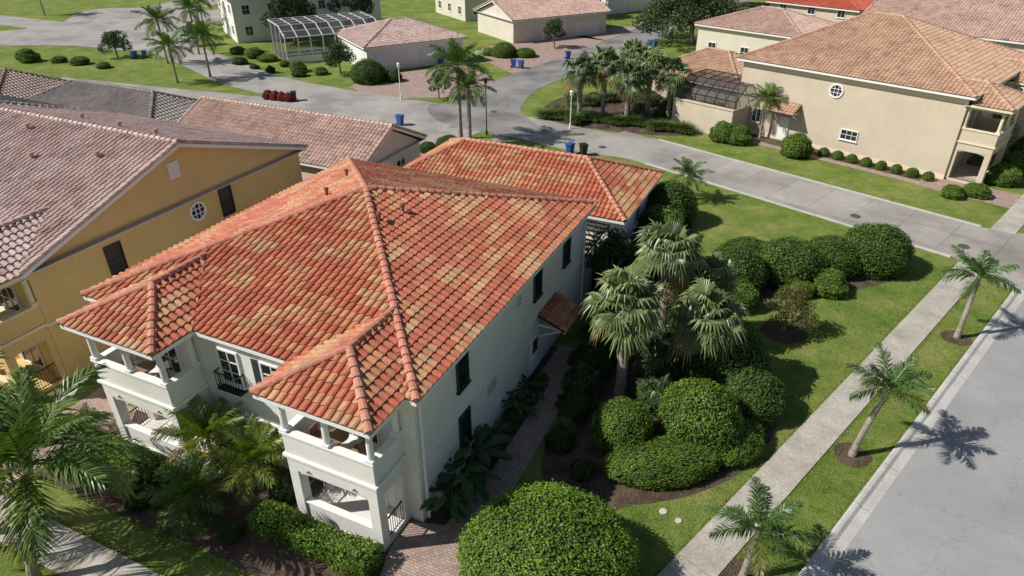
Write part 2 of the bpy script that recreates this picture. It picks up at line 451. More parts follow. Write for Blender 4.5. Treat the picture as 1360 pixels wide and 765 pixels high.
def porch(parent, xf, y0, y1, wm, tm, pal, ze=6.3, over=.42, slope=.42, mslope=.306, mx0=-.25, hi=True, accents=True, palc=None):
    w = PB(); t = PB(); ir = PB()
    w.box(xf, -.003, y0, y1, 0, .16)
    p = .42
    for (a, b) in ((xf, y0), (xf, y1 - p)): w.box(a, a + p, b, b + p, .16, 2.6)
    for b in (y0, y1 - p): w.box(-.3, -.003, b, b + p, .16, 2.6)
    w.box(xf + .08, xf + .26, y0 + p, y1 - p, .16, .95); t.box(xf + .03, xf + .31, y0 + p + .002, y1 - p - .002, .95, 1.03)
    w.box(xf, xf + .34, y0, y1, 2.6, 3.22); w.box(xf + .34, -.003, y0, y0 + .34, 2.6, 3.22); w.box(xf + .34, -.003, y1 - .34, y1, 2.6, 3.22)
    arch_fill(w, 'y', xf + .05, .24, y0 + p, y1 - p, 2.6, .22)
    arch_fill(w, 'x', y0 + .05, .24, xf + p, -.3, 2.6, .2); arch_fill(w, 'x', y1 - .29, .24, xf + p, -.3, 2.6, .2)
    w.box(xf + .34, -.003, y0 + .34, y1 - .34, 3.0, 3.2)
    t.box(xf - .09, -.003, y0 - .09, y1 + .09, 3.22, 3.36)
    w.box(xf, xf + .2, y0, y1, 3.36, 4.3); w.box(xf + .2, -.003, y0, y0 + .2, 3.36, 4.3); w.box(xf + .2, -.003, y1 - .2, y1, 3.36, 4.3)
    t.box(xf - .06, xf + .26, y0 - .06, y1 + .06, 4.3, 4.4); t.box(xf + .26, -.003, y0 - .06, y0 + .26, 4.3, 4.4); t.box(xf + .26, -.003, y1 - .26, y1 + .06, 4.3, 4.4)
    for (a, b) in ((xf + .12, y0 + .12), (xf + .12, (y0 + y1) / 2), (xf + .12, y1 - .12), (-.16, y0 + .12), (-.16, y1 - .12)):
        t.tube([(a, b, 4.5), (a, b, 5.0), (a, b, ze - .55)], [.13, .125, .11], 12)
        t.box(a - .17, a + .17, b - .17, b + .17, 4.4, 4.52); t.box(a - .16, a + .16, b - .16, b + .16, ze - .57, ze - .5)
    w.box(xf, xf + .26, y0, y1, ze - .5, ze - .23); w.box(xf + .26, -.003, y0, y0 + .26, ze - .5, ze - .23); w.box(xf + .26, -.003, y1 - .26, y1, ze - .5, ze - .23)
    railing(ir, (xf + p, y0 + .12, 0), (-.3, y0 + .12, 0), .16, 1.0); railing(ir, (xf + p, y1 - .12, 0), (-.3, y1 - .12, 0), .16, 1.0)
    w.build('porch_walls', wm, parent, .015); t.build('porch_trim', tm, parent, .012); ir.build('porch_railing', M_iron, parent)
    if accents:
        r = PB()
        for c in (y0 + .95, y1 - .95):
            for dy in (-.07, 0, .07):
                r.tube([(xf - .012, c + dy, 2.74 + (.06 if dy == 0 else 0)), (xf - .04, c + dy, 2.79 + (.06 if dy == 0 else 0))], [.035, .02], 8)
        r.build('porch_ornaments', M_rust, parent)
        f = PB(); cy = (y0 + y1) / 2 + .3
        f.tube([(-.8, cy, 3.96), (-.8, cy, 4.0)], [.42, .42], 20); f.tube([(-.8, cy, 3.2), (-.8, cy, 3.96)], [.04, .04], 8)
        for s in (-1, 1):
            yy = cy + s * .85
            f.box(-1.02, -.58, yy - .22, yy + .22, 3.62, 3.67); f.box(-1.02, -.58, yy + s * .2, yy + s * .24, 3.67, 4.1)
            for ax in (-.99, -.61):
                for b in (-.19, .19): f.box(ax - .02, ax + .02, yy + b - .02, yy + b + .02, 3.2, 3.62)
        f.build('balcony_furniture', M_teak, parent)
    a0, a1 = y0 - over, y1 + over; ym = (a0 + a1) / 2; hw = (a1 - a0) / 2; zr = ze + hw * slope; xe = xf - over
    xr = xe + hw; xv = mx0 + (zr - ze) / mslope
    L = (xr, ym, zr); R = (xv, ym, zr)
    tile_face([(xe, a0, ze), (mx0, a0, ze), R, L], pal, parent, hi, seed=31)
    tile_face([(mx0, a1, ze), (xe, a1, ze), L, R], pal, parent, hi, seed=37)
    tile_face([(xe, a1, ze), (xe, a0, ze), L], pal, parent, hi, seed=41)
    caps([(L, R), ((xe, a0, ze), L), ((xe, a1, ze), L)], palc or pal, parent)
    f = PB(); d = -.14
    f.beam((xe, a0, ze + d), (xe, a1, ze + d), .1, .17); f.beam((xe, a0, ze + d), (mx0 + .2, a0, ze + d), .1, .17); f.beam((xe, a1, ze + d), (mx0 + .2, a1, ze + d), .1, .17)
    f.build('porch_fascia', tm, parent)
    s = PB(); s.box(xe + .04, .2, a0 + .04, a1 - .04, ze - .225, ze - .18); s.build('porch_soffit', M_soffit, parent)

pal_cap = pal_mix((.54, .2, .135), (.62, .3, .21), (.5, .25, .15), .1)
HANG = math.radians(65)
H = empty('white_stucco_house', (-3.2, 18.0, 0), HANG)
w = PB(); w.box(.0, 17.6, .2, 15.8, 0, 6.1); w.build('walls', M_white, H)
w = PB(); w.box(-.03, 17.63, .165, .198, 3.1, 3.22); w.build('band', M_trim, H)
roof(H, -.25, 18.0, -.15, 16.2, 6.3, 9.1, 'y', 8.02, 8.03, pal_red, pal_cap, seed=3)
porch(H, -1.78, .78, 4.7, M_white, M_trim, pal_red, palc=pal_cap)
porch(H, -1.7, 10.42, 14.62, M_white, M_trim, pal_red, palc=pal_cap)
window(H, '-x', 0, 8.7, 4.75, .95, 1.5, nx=2, ny=3)
window(H, '-x', 0, 6.5, 4.75, .95, 1.5, nx=2, ny=3, shutters=M_shutter)
window(H, '-x', 0, 7.6, 1.6, 1.6, 1.5, nx=3, ny=2)
for yc in (2.7, 12.5):
    window(H, '-x', 0, yc, 4.5, 1.7, 2.2, nx=3, ny=3, sill=False, name='french_door')
    window(H, '-x', 0, yc, 1.3, 1.7, 2.2, nx=3, ny=3, sill=False, name='front_door')
ir = PB(); railing(ir, (-.35, 8.1, 0), (-.35, 9.3, 0), 3.75, .8); railing(ir, (-.35, 8.1, 0), (-.02, 8.1, 0), 3.75, .8); railing(ir, (-.35, 9.3, 0), (-.02, 9.3, 0), 3.75, .8)
ir.box(-.38, -.01, 8.08, 9.32, 3.7, 3.75); ir.build('juliet_balcony', M_iron, H)
for (c, z, h) in ((3.4, 5.0, 1.5), (3.4, 2.0, 1.6), (10.8, 5.05, 1.5), (14.6, 5.0, 1.5)):
    window(H, '-y', .2, c, z, .75, h, frame=M_shutter, nx=1, ny=2)
round_window(H, '-y', .2, 8.6, 5.25, .3)
v = PB(); v.box(5.5, 6.3, .15, .197, 2.15, 2.65)
for i in range(6): v.box(5.54, 6.26, .12, .15, 2.19 + i * .075, 2.225 + i * .075)
v.build('wall_vent', M_soffit, H)
d = PB(); d.box(10.0, 10.95, .13, .197, .1, 2.25); d.box(10.1, 10.85, .1, .13, 1.2, 2.1); d.box(10.1, 10.85, .1, .13, .25, 1.05); d.build('side_door', M_trim, H)
g = PB(); g.box(10.2, 10.75, .085, .1, 1.28, 2.02); g.build('side_door_glass', M_glass, H)
tile_face([(10.9, -1.25, 2.55), (13.3, -1.25, 2.55), (13.3, .19, 3.15), (10.9, .19, 3.15)], pal_red, H, seed=51)
b = PB()
for xx in (11.1, 13.1): b.beam((xx, -1.1, 2.48), (xx, .19, 2.48), .1, .12); b.beam((xx, -1.0, 2.42), (xx, .19, 1.8), .09, .1)
b.beam((10.9, -1.22, 2.48), (13.3, -1.22, 2.48), .08, .14); b.build('awning_brackets', M_trim, H)
vt = PB()
for (x, y, z) in ((8.6, 5.9, 8.42), (7.2, 6.2, 8.5), (8.8, 10.3, 8.36), (12.5, 12, 7.75)):
    vt.tube([(x, y, z - .1), (x, y, z + .35)], [.07, .07], 8); vt.tube([(x, y, z + .33), (x, y, z + .43)], [.13, .1], 8)
vt.build('roof_vents', M_vent, H)
for xx in (.25, 17.2):
    q = PB(); q.beam((xx, .1, .1), (xx, .1, 6.1), .08, .1); q.build('downspout', M_trim, H)
q = PB(); q.box(17.6, 23.0, .3, .5, 0, 2.3); q.box(17.55, 23.05, .24, .56, 2.3, 2.38); q.build('courtyard_wall', M_white, H)
q = PB()
for i in range(9): q.beam((17.7 + i * .62, .4, 2.9), (17.7 + i * .62, 5.0, 3.05), .05, .12)
for y in (.4, 2.6, 5.0): q.beam((17.6, y, 2.84), (22.9, y, 2.84), .07, .1)
for x in (17.8, 20.2, 22.6): q.beam((x, .4, 2.38), (x, .4, 2.84), .09, .09)
q.build('lanai_frame', M_dark, H)
GH = empty('red_tiled_garage', (-3.2, 18.0, 0), HANG)
w = PB(); w.box(23.1, 31.5, -.15, 16.3, 0, 3.15); w.build('walls', M_white, GH)
roof(GH, 22.7, 31.9, -.6, 16.8, 3.35, 5.3, 'y', 3.6, 12.9, pal_red, pal_cap, seed=11)
window(GH, '-y', -.15, 27.3, 1.8, 1.2, 1.1, nx=2, ny=1)
for c in (4.0, 12.0):
    q = PB(); bx = wallmap('+x', 31.5); bx(q, c - 2.4, c + 2.4, .003, .05, .02, 2.3)
    for i in range(4): bx(q, c - 2.35, c + 2.35, .05, .07, .08 + i * .56, .56 + i * .56)
    q.build('garage_door', M_gdoor, GH)

def ac_unit(x, y, rot):
    e = empty('air_conditioner', (x, y, 0), rot); q = PB()
    q.box(-.55, .55, -.55, .55, 0, .1); q.box(-.42, .42, -.42, .42, .1, .95)
    for i in range(8): q.box(-.43, .43, -.43, .43, .18 + i * .09, .21 + i * .09)
    q.build('case', M_acm, e, .01)
    f = PB(); f.tube([(0, 0, .94), (0, 0, .97)], [.34, .34], 20)
    f.build('fan_grille', M_blackp, e)
def loc(u, v): return (-3.2 + .4226 * u - .9063 * v, 18 + .9063 * u + .4226 * v)
for u in (24.6, 26.1): ac_unit(*loc(u, -1.3), HANG)

# ============ yellow house
Y = empty('yellow_stucco_house', (-3.2, 18.0, 0), HANG)
w = PB(); w.box(.2, 18.6, 20.8, 37.2, 0, 6.1)
w.prism([(.25, 20.8, 6.1), (18.55, 20.8, 6.1), (9.4, 20.8, 9.2)], (0, 16.4, 0)); w.build('walls', M_yellow, Y)
roof(Y, -.2, 19.0, 20.4, 37.6, 6.25, 9.4, 'y', 20.4, 37.6, pal_pink, seed=21)
YP = empty('porch_block', (0, 0, 0)); YP.parent = Y; YP.location = (.2, 0, 0)
porch(YP, -2.2, 20.82, 25.6, M_yellow, M_cream, pal_pink, ze=6.25, over=.4, mslope=.328, mx0=-.4, accents=False)
w = PB(); w.box(.17, 18.63, 20.765, 20.798, 3.1, 3.25); w.build('band', M_cream, Y)
for (c, z, h) in ((4.4, 4.75, 1.5), (12.0, 5.0, 1.6), (4.4, 1.7, 1.5)):
    window(Y, '-y', 20.8, c, z, .8, h, frame=M_dark, glass=M_dark, nx=1, ny=2, sill=False)
round_window(Y, '-y', 20.8, 9.85, 5.2, .45)
v = PB(); v.box(8.65, 9.35, 20.74, 20.797, 7.5, 8.4)
for i in range(9): v.box(8.7, 9.3, 20.71, 20.74, 7.55 + i * .09, 7.6 + i * .09)
v.build('gable_vent', M_trim, Y)
window(Y, '-x', .2, 23.2, 4.5, 1.7, 2.1, nx=3, ny=3, sill=False); window(Y, '-x', .2, 23.2, 1.3, 1.6, 2.1, nx=2, ny=2, sill=False)
vt = PB()
for (x, y) in ((7.2, 24), (6.2, 28), (11, 27), (10.6, 23.5), (11.5, 31), (5, 33), (8.2, 31)):
    z = 9.4 - .328 * abs(x - 9.4); vt.tube([(x, y, z - .1), (x, y, z + .3)], [.1, .1], 8); vt.tube([(x, y, z + .28), (x, y, z + .4)], [.17, .14], 8)
vt.build('roof_vents', M_vent2, Y)
YG = empty('rose_tiled_garage', (-3.2, 18.0, 0), HANG)
w = PB(); w.box(23.1, 31.5, 19.6, 38.2, 0, 3.15); w.prism([(23.2, 19.6, 3.15), (31.4, 19.6, 3.15), (27.3, 19.6, 5.2)], (0, 18.6, 0)); w.build('walls', M_beige2, YG)
roof(YG, 22.7, 31.9, 19.2, 38.6, 3.35, 5.5, 'y', 19.2, 38.6, pal_rose, hi=False, seed=61)
window(YG, '-y', 19.6, 28.5, 1.9, 1.2, 1.1)
GG = empty('grey_tiled_garage', (-3.2, 18.0, 0), HANG)
w = PB(); w.box(23.1, 31.5, 41.0, 58.8, 0, 3.1); w.build('walls', M_beige2, GG)
roof(GG, 22.7, 31.9, 40.6, 59.2, 3.3, 5.3, 'y', 44.6, 55.2, pal_grey, hi=False, seed=67)
GG2 = empty('grey_tiled_house', (-3.2, 18.0, 0), HANG)
w = PB(); w.box(1, 18.2, 42.5, 58.8, 0, 6.0); w.build('walls', M_beige2, GG2)
roof(GG2, .6, 18.6, 42.1, 59.2, 6.2, 9.0, 'y', 50, 51, pal_grey, hi=False, seed=71)
GG3 = empty('brown_tiled_garage', (-3.2, 18.0, 0), HANG)
w = PB(); w.box(23.3, 31.5, 62.0, 78, 0, 3.1); w.build('walls', M_yellow, GG3)
roof(GG3, 22.9, 31.9, 61.6, 78.4, 3.3, 5.3, 'y', 65.6, 74, pal_mix((.28, .19, .15), (.38, .28, .23)), hi=False, seed=73)

# ============ street frame (x = n, y = t)
SANG = math.radians(-45.5)
def st(n, t): return (n * .701 + t * .713, -n * .713 + t * .701)
B = empty('beige_stucco_house', (0, 0, 0), SANG)
w = PB(); w.box(-32.7, -13.2, 63.6, 82.5, 0, 6.8); w.build('walls', M_beige, B)
roof(B, -33.2, -12.7, 63.1, 83.0, 7.0, 10.8, 'x', -25.5, -22.6, pal_tan, hi=False, seed=81)
w = PB(); w.box(-32.73, -13.17, 63.565, 63.598, 6.3, 6.75); w.box(-32.73, -13.17, 63.55, 63.6, 0, .35); w.build('band', M_cream, B)
round_window(B, '-y', 63.6, -23.5, 5.5, .5)
window(B, '-y', 63.6, -21.5, 1.9, 1.4, .8, nx=3); window(B, '-y', 63.6, -30.5, 1.9, .8, 1.2)
tile_face([(-29.0, 62.1, 3.0), (-26.3, 62.1, 3.0), (-26.3, 63.59, 3.7), (-29.0, 63.59, 3.7)], pal_tan, B, hi=False)
d = PB(); d.box(-28.1, -27.1, 63.5, 63.597, 0.1, 2.3); d.build('side_door', M_trim, B)
q = PB()
for xx in (-28.9, -26.4): q.beam((xx, 62.2, 2.93), (xx, 63.6, 2.93), .1, .12); q.beam((xx, 62.3, 2.85), (xx, 63.6, 2.2), .1, .1)
q.build('awning_brackets', M_cream, B)
for yy in (66.0, 77.0):
    BP = empty('porch_block', (0, 0, 0)); BP.parent = B; BP.location = (-13.2, yy, 0); BP.rotation_euler = (0, 0, math.pi)
    porch(BP, -2.7, -2.6, 2.2, M_beige, M_cream, pal_tan, ze=6.4, over=.45, mslope=.37, mx0=-.5, hi=False, accents=False)
    window(BP, '-x', 0, 0, 4.5, 1.7, 2.1, nx=3, ny=3, sill=False)

LG = empty('tan_tiled_garage', (0, 0, 0), SANG)
w = PB(); w.box(-45.5, -34.2, 66, 76, 0, 3.2); w.build('walls', M_beige, LG)
roof(LG, -46, -33.6, 65.5, 76.5, 3.4, 5.7, 'x', -41, -38.5, pal_tan, hi=False, seed=91)
GW = empty('garden_wall', (0, 0, 0), SANG)
q = PB(); q.box(-38.0, -31.3, 60.3, 60.55, 0, 2.7); q.box(-38.05, -31.25, 60.22, 60.62, 2.7, 2.82); q.box(-31.55, -31.3, 60.55, 63.5, 0, 2.7); q.build('wall', M_beige, GW)
SE = empty('screen_enclosure', (0, 0, 0), SANG)
q = PB(); s = PB(); x0, x1, y0, y1 = -38, -31.4, 60.7, 66
ym = y0 + 1.9
for i in range(7):
    x = x0 + (x1 - x0) * i / 6
    q.beam((x, y0, 0), (x, y0, 3.5), .07, .07); q.beam((x, y0, 3.5), (x, ym, 4.7), .07, .07); q.beam((x, ym, 4.7), (x, y1, 4.7), .07, .07)
for (yy, zz) in ((y0, 2.85), (y0, 3.5), ((y0 + ym) / 2, 4.1), (ym, 4.7), (ym + 1.7, 4.7), (y1, 4.7)): q.beam((x0, yy, zz), (x1, yy, zz), .07, .07)
s.quad((x0, y0, 2.85), (x1, y0, 2.85), (x1, y0, 3.5), (x0, y0, 3.5)); s.quad((x0, y0, 3.5), (x1, y0, 3.5), (x1, ym, 4.7), (x0, ym, 4.7)); s.quad((x0, ym, 4.7), (x1, ym, 4.7), (x1, y1, 4.7), (x0, y1, 4.7))
s.quad((x0, y0, 0), (x0, ym, 0), (x0, ym, 4.7), (x0, y0, 3.5)); s.quad((x0, ym, 0), (x0, y1, 0), (x0, y1, 4.7), (x0, ym, 4.7))
q.build('frame', M_dark, SE); s.build('mesh_panels', M_mesh, SE)
fl = PB(); fl.box(x0 + .2, x1 - .3, y0 + .1, y1, .02, .1); fl.build('patio_floor', M_walk, SE)

def simple_house(name, cx, cy, ang, sx, sy, ze, zr, wm, pal, doors=(), wins=True, gable=False, seed=5):
    e = empty(name, (cx, cy, 0), math.radians(ang))
    w = PB(); w.box(-sx / 2, sx / 2, -sy / 2, sy / 2, 0, ze - .18); w.build('walls', wm, e)
    o = .45; k = sy / 2 if not gable else -o
    roof(e, -sx / 2 - o, sx / 2 + o, -sy / 2 - o, sy / 2 + o, ze, zr, 'x', -sx / 2 + k, sx / 2 - k, pal, hi=False, seed=seed)
    if gable:
        w = PB(); w.prism([(-sx / 2, -sy / 2 + .05, ze - .18), (-sx / 2, sy / 2 - .05, ze - .18), (-sx / 2, 0, zr - .25)], (sx, 0, 0)); w.build('gable', wm, e)
    for c in doors:
        q = PB(); bx = wallmap('-y', -sy / 2); bx(q, c - 2.4, c + 2.4, .003, .05, .02, 2.35)
        for i in range(4): bx(q, c - 2.35, c + 2.35, .05, .07, .08 + i * .56, .58 + i * .56)
        q.build('garage_door', M_gdoor, e)
    if wins:
        lv = [1.7] + ([4.8] if ze > 5 else [])
        for z in lv:
            for f, L, p in (('-y', sx, -sy / 2), ('-x', sy, -sx / 2), ('+x', sy, sx / 2)):
                n = int(L / 4)
                for i in range(n):
                    c = -L / 2 + L * (i + .5) / n
                    if f == '-y' and any(abs(c - dd) < 3.2 for dd in doors) and z < 2: continue
                    window(e, f, p, c, z, 1.1, 1.3, nx=2, ny=2)
    return e
simple_house('white_two_storey_house', -36, 124, 30, 24, 13, 6.5, 9.2, M_white, pal_rose, seed=101)
simple_house('white_garage_house', -15.9, 101, 30, 14, 12, 3.3, 5.4, M_white, pal_pink, doors=(-3.6, 2.6), wins=False, seed=103)
simple_house('beige_garage_house', 5.0, 122, 30, 18, 12, 3.5, 5.7, M_beige2, pal_rose, doors=(-1.5, 5), wins=False, gable=True, seed=107)
simple_house('cream_two_storey_house', -4, 143, 30, 18, 13, 6.4, 9, M_beige2, pal_rose, seed=109)
simple_house('cream_garage_house', 22, 150, 30, 15, 12, 3.6, 6, M_white, pal_rose, doors=(0,), wins=False, seed=113)
simple_house('rose_tiled_house', 36, 101, -45.5, 15, 12, 4.6, 6.8, M_beige2, pal_rose, seed=127)
simple_house('red_tiled_house', 51, 118, -45.5, 14, 12, 5.4, 8, M_beige, pal_mix((.5, .1, .06), (.58, .16, .1)), seed=131)
c = st(-21, 100); simple_house('pale_two_storey_house', c[0], c[1], -45.5, 24, 16, 7.0, 10.4, M_beige2, pal_rose, gable=True, seed=137)
simple_house('white_corner_house', -64, 172, 20, 22, 14, 6.4, 9, M_white, pal_rose, seed=139)

SE2 = empty('screen_enclosure', (-27.5, 105.5, 0), math.radians(30)); q = PB(); s = PB()
for i in range(9):
    x = -7 + i * 1.75
    q.beam((x, -5, 0), (x, -5, 3.4), .13, .13); q.beam((x, -5, 3.4), (x, -2, 4.6), .12, .12); q.beam((x, -2, 4.6), (x, 4, 4.6), .12, .12)
for (y, z) in ((-5, 1.2), (-5, 3.4), (-3.5, 4.0), (-2, 4.6), (0, 4.6), (2, 4.6), (4, 4.6)): q.beam((-7, y, z), (7, y, z), .12, .12)
for y in (-5, -2.5, 0, 2.5): q.beam((-7, y, 0), (-7, y, 4 if y < -2 else 4.6), .12, .12)
s.quad((-7, -5, 0), (7, -5, 0), (7, -5, 3.4), (-7, -5, 3.4)); s.quad((-7, -5, 3.4), (7, -5, 3.4), (7, -2, 4.6), (-7, -2, 4.6)); s.quad((-7, -2, 4.6), (7, -2, 4.6), (7, 4, 4.6), (-7, 4, 4.6)); s.quad((-7, -5, 0), (-7, 4, 0), (-7, 4, 4.6), (-7, -2, 4.6))
q.build('frame', M_screen, SE2); s.build('mesh_panels', M_mesh, SE2)
q = PB(); q.box(-7, 7, -5, 4, .02, .12); q.build('patio_floor', plain('pool_patio', (.3, .3, .28)), SE2)
q = PB(); q.box(-7.1, 7.1, -5.12, -5.0, 0, .9); q.build('patio_wall', M_white, SE2)

# ------------------------------------------------------------------ ground
def smooth_poly(p, it=2):
    for _ in range(it):
        q = []
        for i in range(len(p)):
            a = p[i]; b = p[(i + 1) % len(p)]
            q.append((a[0] * .75 + b[0] * .25, a[1] * .75 + b[1] * .25)); q.append((a[0] * .25 + b[0] * .75, a[1] * .25 + b[1] * .75))
        p = q
    return p
def rough_poly(p, amp, seg=.35, seed=1):
    r = random.Random(seed); q = []
    for i in range(len(p)):
        a = Vector(p[i]); b = Vector(p[(i + 1) % len(p)]); n = max(1, int((b - a).length / seg))
        for k in range(n):
            c = a.lerp(b, k / n); q.append((c.x + r.uniform(-amp, amp), c.y + r.uniform(-amp, amp)))
    return q
def sheet(name, pts, z, mat, sm=0, rough=0):
    if sm: pts = smooth_poly(pts, sm)
    if rough: pts = rough_poly(pts, rough)
    me = mkmesh(name, [(x, y, z) for x, y in pts], [tuple(range(len(pts)))], mat)
    bm = bmesh.new(); bm.from_mesh(me); bmesh.ops.triangulate(bm, faces=bm.faces)
    for f in bm.faces:
        if f.normal.z < 0: f.normal_flip()
    bm.to_mesh(me); bm.free(); return addobj(name, me)
def ribbon(name, cl, w, z, mat):
    c = [Vector((x, y, 0)) for x, y in cl]
    for _ in range(2):
        q = [c[0]]
        for i in range(len(c) - 1): q += [c[i] * .75 + c[i + 1] * .25, c[i] * .25 + c[i + 1] * .75]
        q.append(c[-1]); c = q
    V = []; F = []
    for i, p in enumerate(c):
        d = (c[min(i + 1, len(c) - 1)] - c[max(i - 1, 0)]).normalized(); s = Vector((-d.y, d.x, 0)) * w / 2
        V += [(p.x + s.x, p.y + s.y, z), (p.x - s.x, p.y - s.y, z)]
    for i in range(len(c) - 1): F.append((2 * i + 1, 2 * i + 3, 2 * i + 2, 2 * i))
    return addobj(name, mkmesh(name, V, F, mat))

sheet('ground', [(-900, -300), (900, -300), (900, 1500), (-900, 1500)], 0, M_grass)
def strect(n0, n1, t0, t1): return [st(n0, t0), st(n1, t0), st(n1, t1), st(n0, t1)]
sheet('street', strect(-3.45, 4.2, -40, 160), .006, M_asphalt)
def prof_strip(name, n_list, t0, t1, mat, seg=3.0):
    V = []; F = []; k = len(n_list); t = t0; rows = 0
    while t < t1 - .01:
        for tt in (t, min(t + seg - .02, t1)):
            for (n, z) in n_list: x, y = st(n, tt); V.append((x, y, z))
        b = rows * 2 * k
        for i in range(k - 1): F.append((b + i, b + i + 1, b + k + i + 1, b + k + i))
        rows += 1; t += seg
    return addobj(name, mkmesh(name, V, F, mat))
KP = [(-4.12, -.02), (-4.12, .1), (-4.02, .13), (-3.9, .12), (-3.78, .035), (-3.4, .012)]
prof_strip('kerb', KP, -40, 47, M_kerb); prof_strip('kerb', KP, 57, 150, M_kerb)
sheet('cross_road', [st(-3.42, 46.0), st(-5, 47.8), st(-8, 48.8), st(-20, 49.0), st(-34, 49.2), st(-40, 49.5), st(-40, 55.2), st(-20, 55.2), st(-8, 55.4), st(-5, 56.5), st(-3.42, 58.5)], .012, M_cross)
for (a, b) in (((-8.2, 48.75), (-33, 48.95)), ((-8.2, 55.45), (-36, 55.35))):
    A = Vector((*st(*a), .02)); Bv = Vector((*st(*b), .02)); q = PB(); n = int((Bv - A).length / 3)
    for i in range(n): q.beam(A.lerp(Bv, i / n), A.lerp(Bv, (i + .99) / n), .3, .06)
    q.build('road_edging', M_kerb)
ribbon('lane_road', [st(-31, 52.2), st(-36, 52.3), (8, 63.4), (2, 68), (-3.5, 71.5), (-11.6, 75.2), (-21.9, 80.6), (-33.2, 88), (-42, 98), (-56, 113), (-80, 128), (-120, 146)], 6.8, .016, M_concrete_road)
ribbon('upper_road', [(-3, 68), (-2.2, 79), (.8, 87), (6.6, 95), (14.9, 108), (24.7, 124), (40, 148), (70, 195)], 6.8, .020, M_apron)
sheet('road_junction', [(-8, 70), (-2, 66), (4.5, 65.5), (2.2, 70), (.8, 74), (1.2, 80), (-5.4, 81), (-7, 77.5), (-10, 77)], .024, M_apron, 2)
ribbon('far_road', [(-80, 120), (-72, 140), (-66, 165), (-62, 200)], 12, .028, M_concrete_road)
ribbon('far_road', [(-150, 88), (-110, 102), (-82, 118), (-62, 132), (-50, 150)], 13, .032, M_concrete_road)
sheet('road_junction', [(-86, 110), (-79, 124), (-88, 150), (-68, 149), (-57, 132), (-47, 108), (-58, 106), (-68, 111)], .036, M_concrete_road, 2)
lsh = lambda pts: [loc(u, v) for u, v in pts]
sheet('back_lane', lsh([(31.6, 17.3), (46, 17.5), (47, 30), (46, 45), (44, 62), (42, 80), (31.6, 80)]), .0085, M_concrete_road)
sheet('lawn_island', lsh([(38.0, 18.2), (44.6, 18.6), (45, 21.0), (37.8, 20.6)]), .030, M_grass, 2)
sheet('lawn_island', lsh([(34.5, 62), (40.5, 58), (41.6, 68), (40, 79), (34.5, 79)]), .030, M_grass, 2)
sheet('front_lane_strip', lsh([(31.6, -.3), (34.0, -.3), (36.3, 10), (38.5, 17.3), (31.6, 17.3)]), .0105, M_paver)
def slabs(name, fr, a0, a1, b0, b1, L=1.5, mat=None):
    V = []; F = []; t = b0
    while t < b1:
        z = .045 + random.uniform(-.004, .004); g = .02; b = len(V)
        for zz in (0., z):
            for (n, q) in ((a0, t + g), (a1, t + g), (a1, t + L - g), (a0, t + L - g)): x, y = fr(n, q); V.append((x, y, zz))
        for q in ((4, 5, 6, 7), (0, 1, 5, 4), (1, 2, 6, 5), (2, 3, 7, 6), (3, 0, 4, 7)): F.append(tuple(b + i for i in q))
        t += L
    return addobj(name, mkmesh(name, V, F, mat or M_walk))
slabs('sidewalk', st, -7.6, -6.1, -20, 48.5); slabs('sidewalk', st, -7.6, -6.1, 55.6, 120)
sheet('sidewalk_joint_bed', strect(-7.6, -6.1, -20, 48.5), .005, M_mulch)
slabs('front_sidewalk', loc, -7.45, -5.95, -6, 60)
sheet('front_joint_bed', lsh([(-7.45, -6), (-5.95, -6), (-5.95, 60), (-7.45, 60)]), .005, M_mulch)
def lsheet(name, pts, z, mat, sm=0, rough=0): return sheet(name, lsh(pts), z, mat, sm, rough)
lsheet('paver_walk', [(-1.6, .7), (-3.2, .2), (-5.95, -.4), (-5.95, -2.2), (-3, -2.4), (0, -2.3), (6, -2.15), (13.2, -2.15), (13.2, -.2), (9.8, -.2), (9.8, -.95), (2, -.95), (.2, -.6), (0, .15), (-.3, .78)], .030, M_paver)
lsheet('paver_walk', [(-5.95, 16.4), (-5.95, 18.6), (20, 19.4), (20, 16.6)], .030, M_paver)
lsheet('paver_walk', [(-1.6, 14.7), (-2.4, 14.7), (-2.4, 16.6), (0, 16.6), (0, 15.8)], .026, M_paver)
sheet('paver_driveway', [(-18.5, 90.5), (-6.5, 97.5), (-2, 88), (-6, 80), (-16, 79.5), (-20, 85)], .012, M_paver)
sheet('paver_driveway', [(-4, 110), (12, 119), (17, 112), (8, 98), (0, 92), (-4, 100)], .012, M_paver)
sheet('paver_driveway', [(8, 120), (22, 128), (26, 140), (34, 142), (30, 128), (18, 112)], .012, M_paver)
sheet('paver_driveway', strect(-47, -35, 76, 84), .008, M_paver)
sheet('paver_walk', strect(-33, -12, 60.9, 61.8), .012, M_paver)
sheet('paver_walk', strect(-14.4, -7.6, 60.6, 64.2), .016, M_paver)
sheet('mulch_bed', strect(-32, -14.5, 61.85, 63.6), .008, M_mulch)
lsheet('mulch_bed', [(0, 16.2), (-4.6, 16.2), (-4.7, 12), (-4.5, 7), (-4.6, 3), (-4.6, .2), (-3.2, .2), (-1.6, .7), (0, 1)], .007, M_mulch, 0, .06)
lsheet('mulch_bed', [(-.1, -.95), (13, -.95), (13, .3), (-.1, .3)], .007, M_mulch)
sheet('mulch_bed', [(.8, 20.6), (2.6, 17.9), (4.4, 18.9), (7, 19.3), (9.6, 20.6), (11.8, 22.9), (12.7, 26), (12.3, 29.5), (10.9, 32.2), (12, 34.4), (17, 34.6), (22, 36.0), (25.6, 37.8), (25.4, 40.4), (21, 40.8), (15.5, 39.8), (11, 38.5), (7.5, 37.8), (5.8, 34), (4.0, 29), (2.4, 25)], .007, M_mulch, 2, .05)
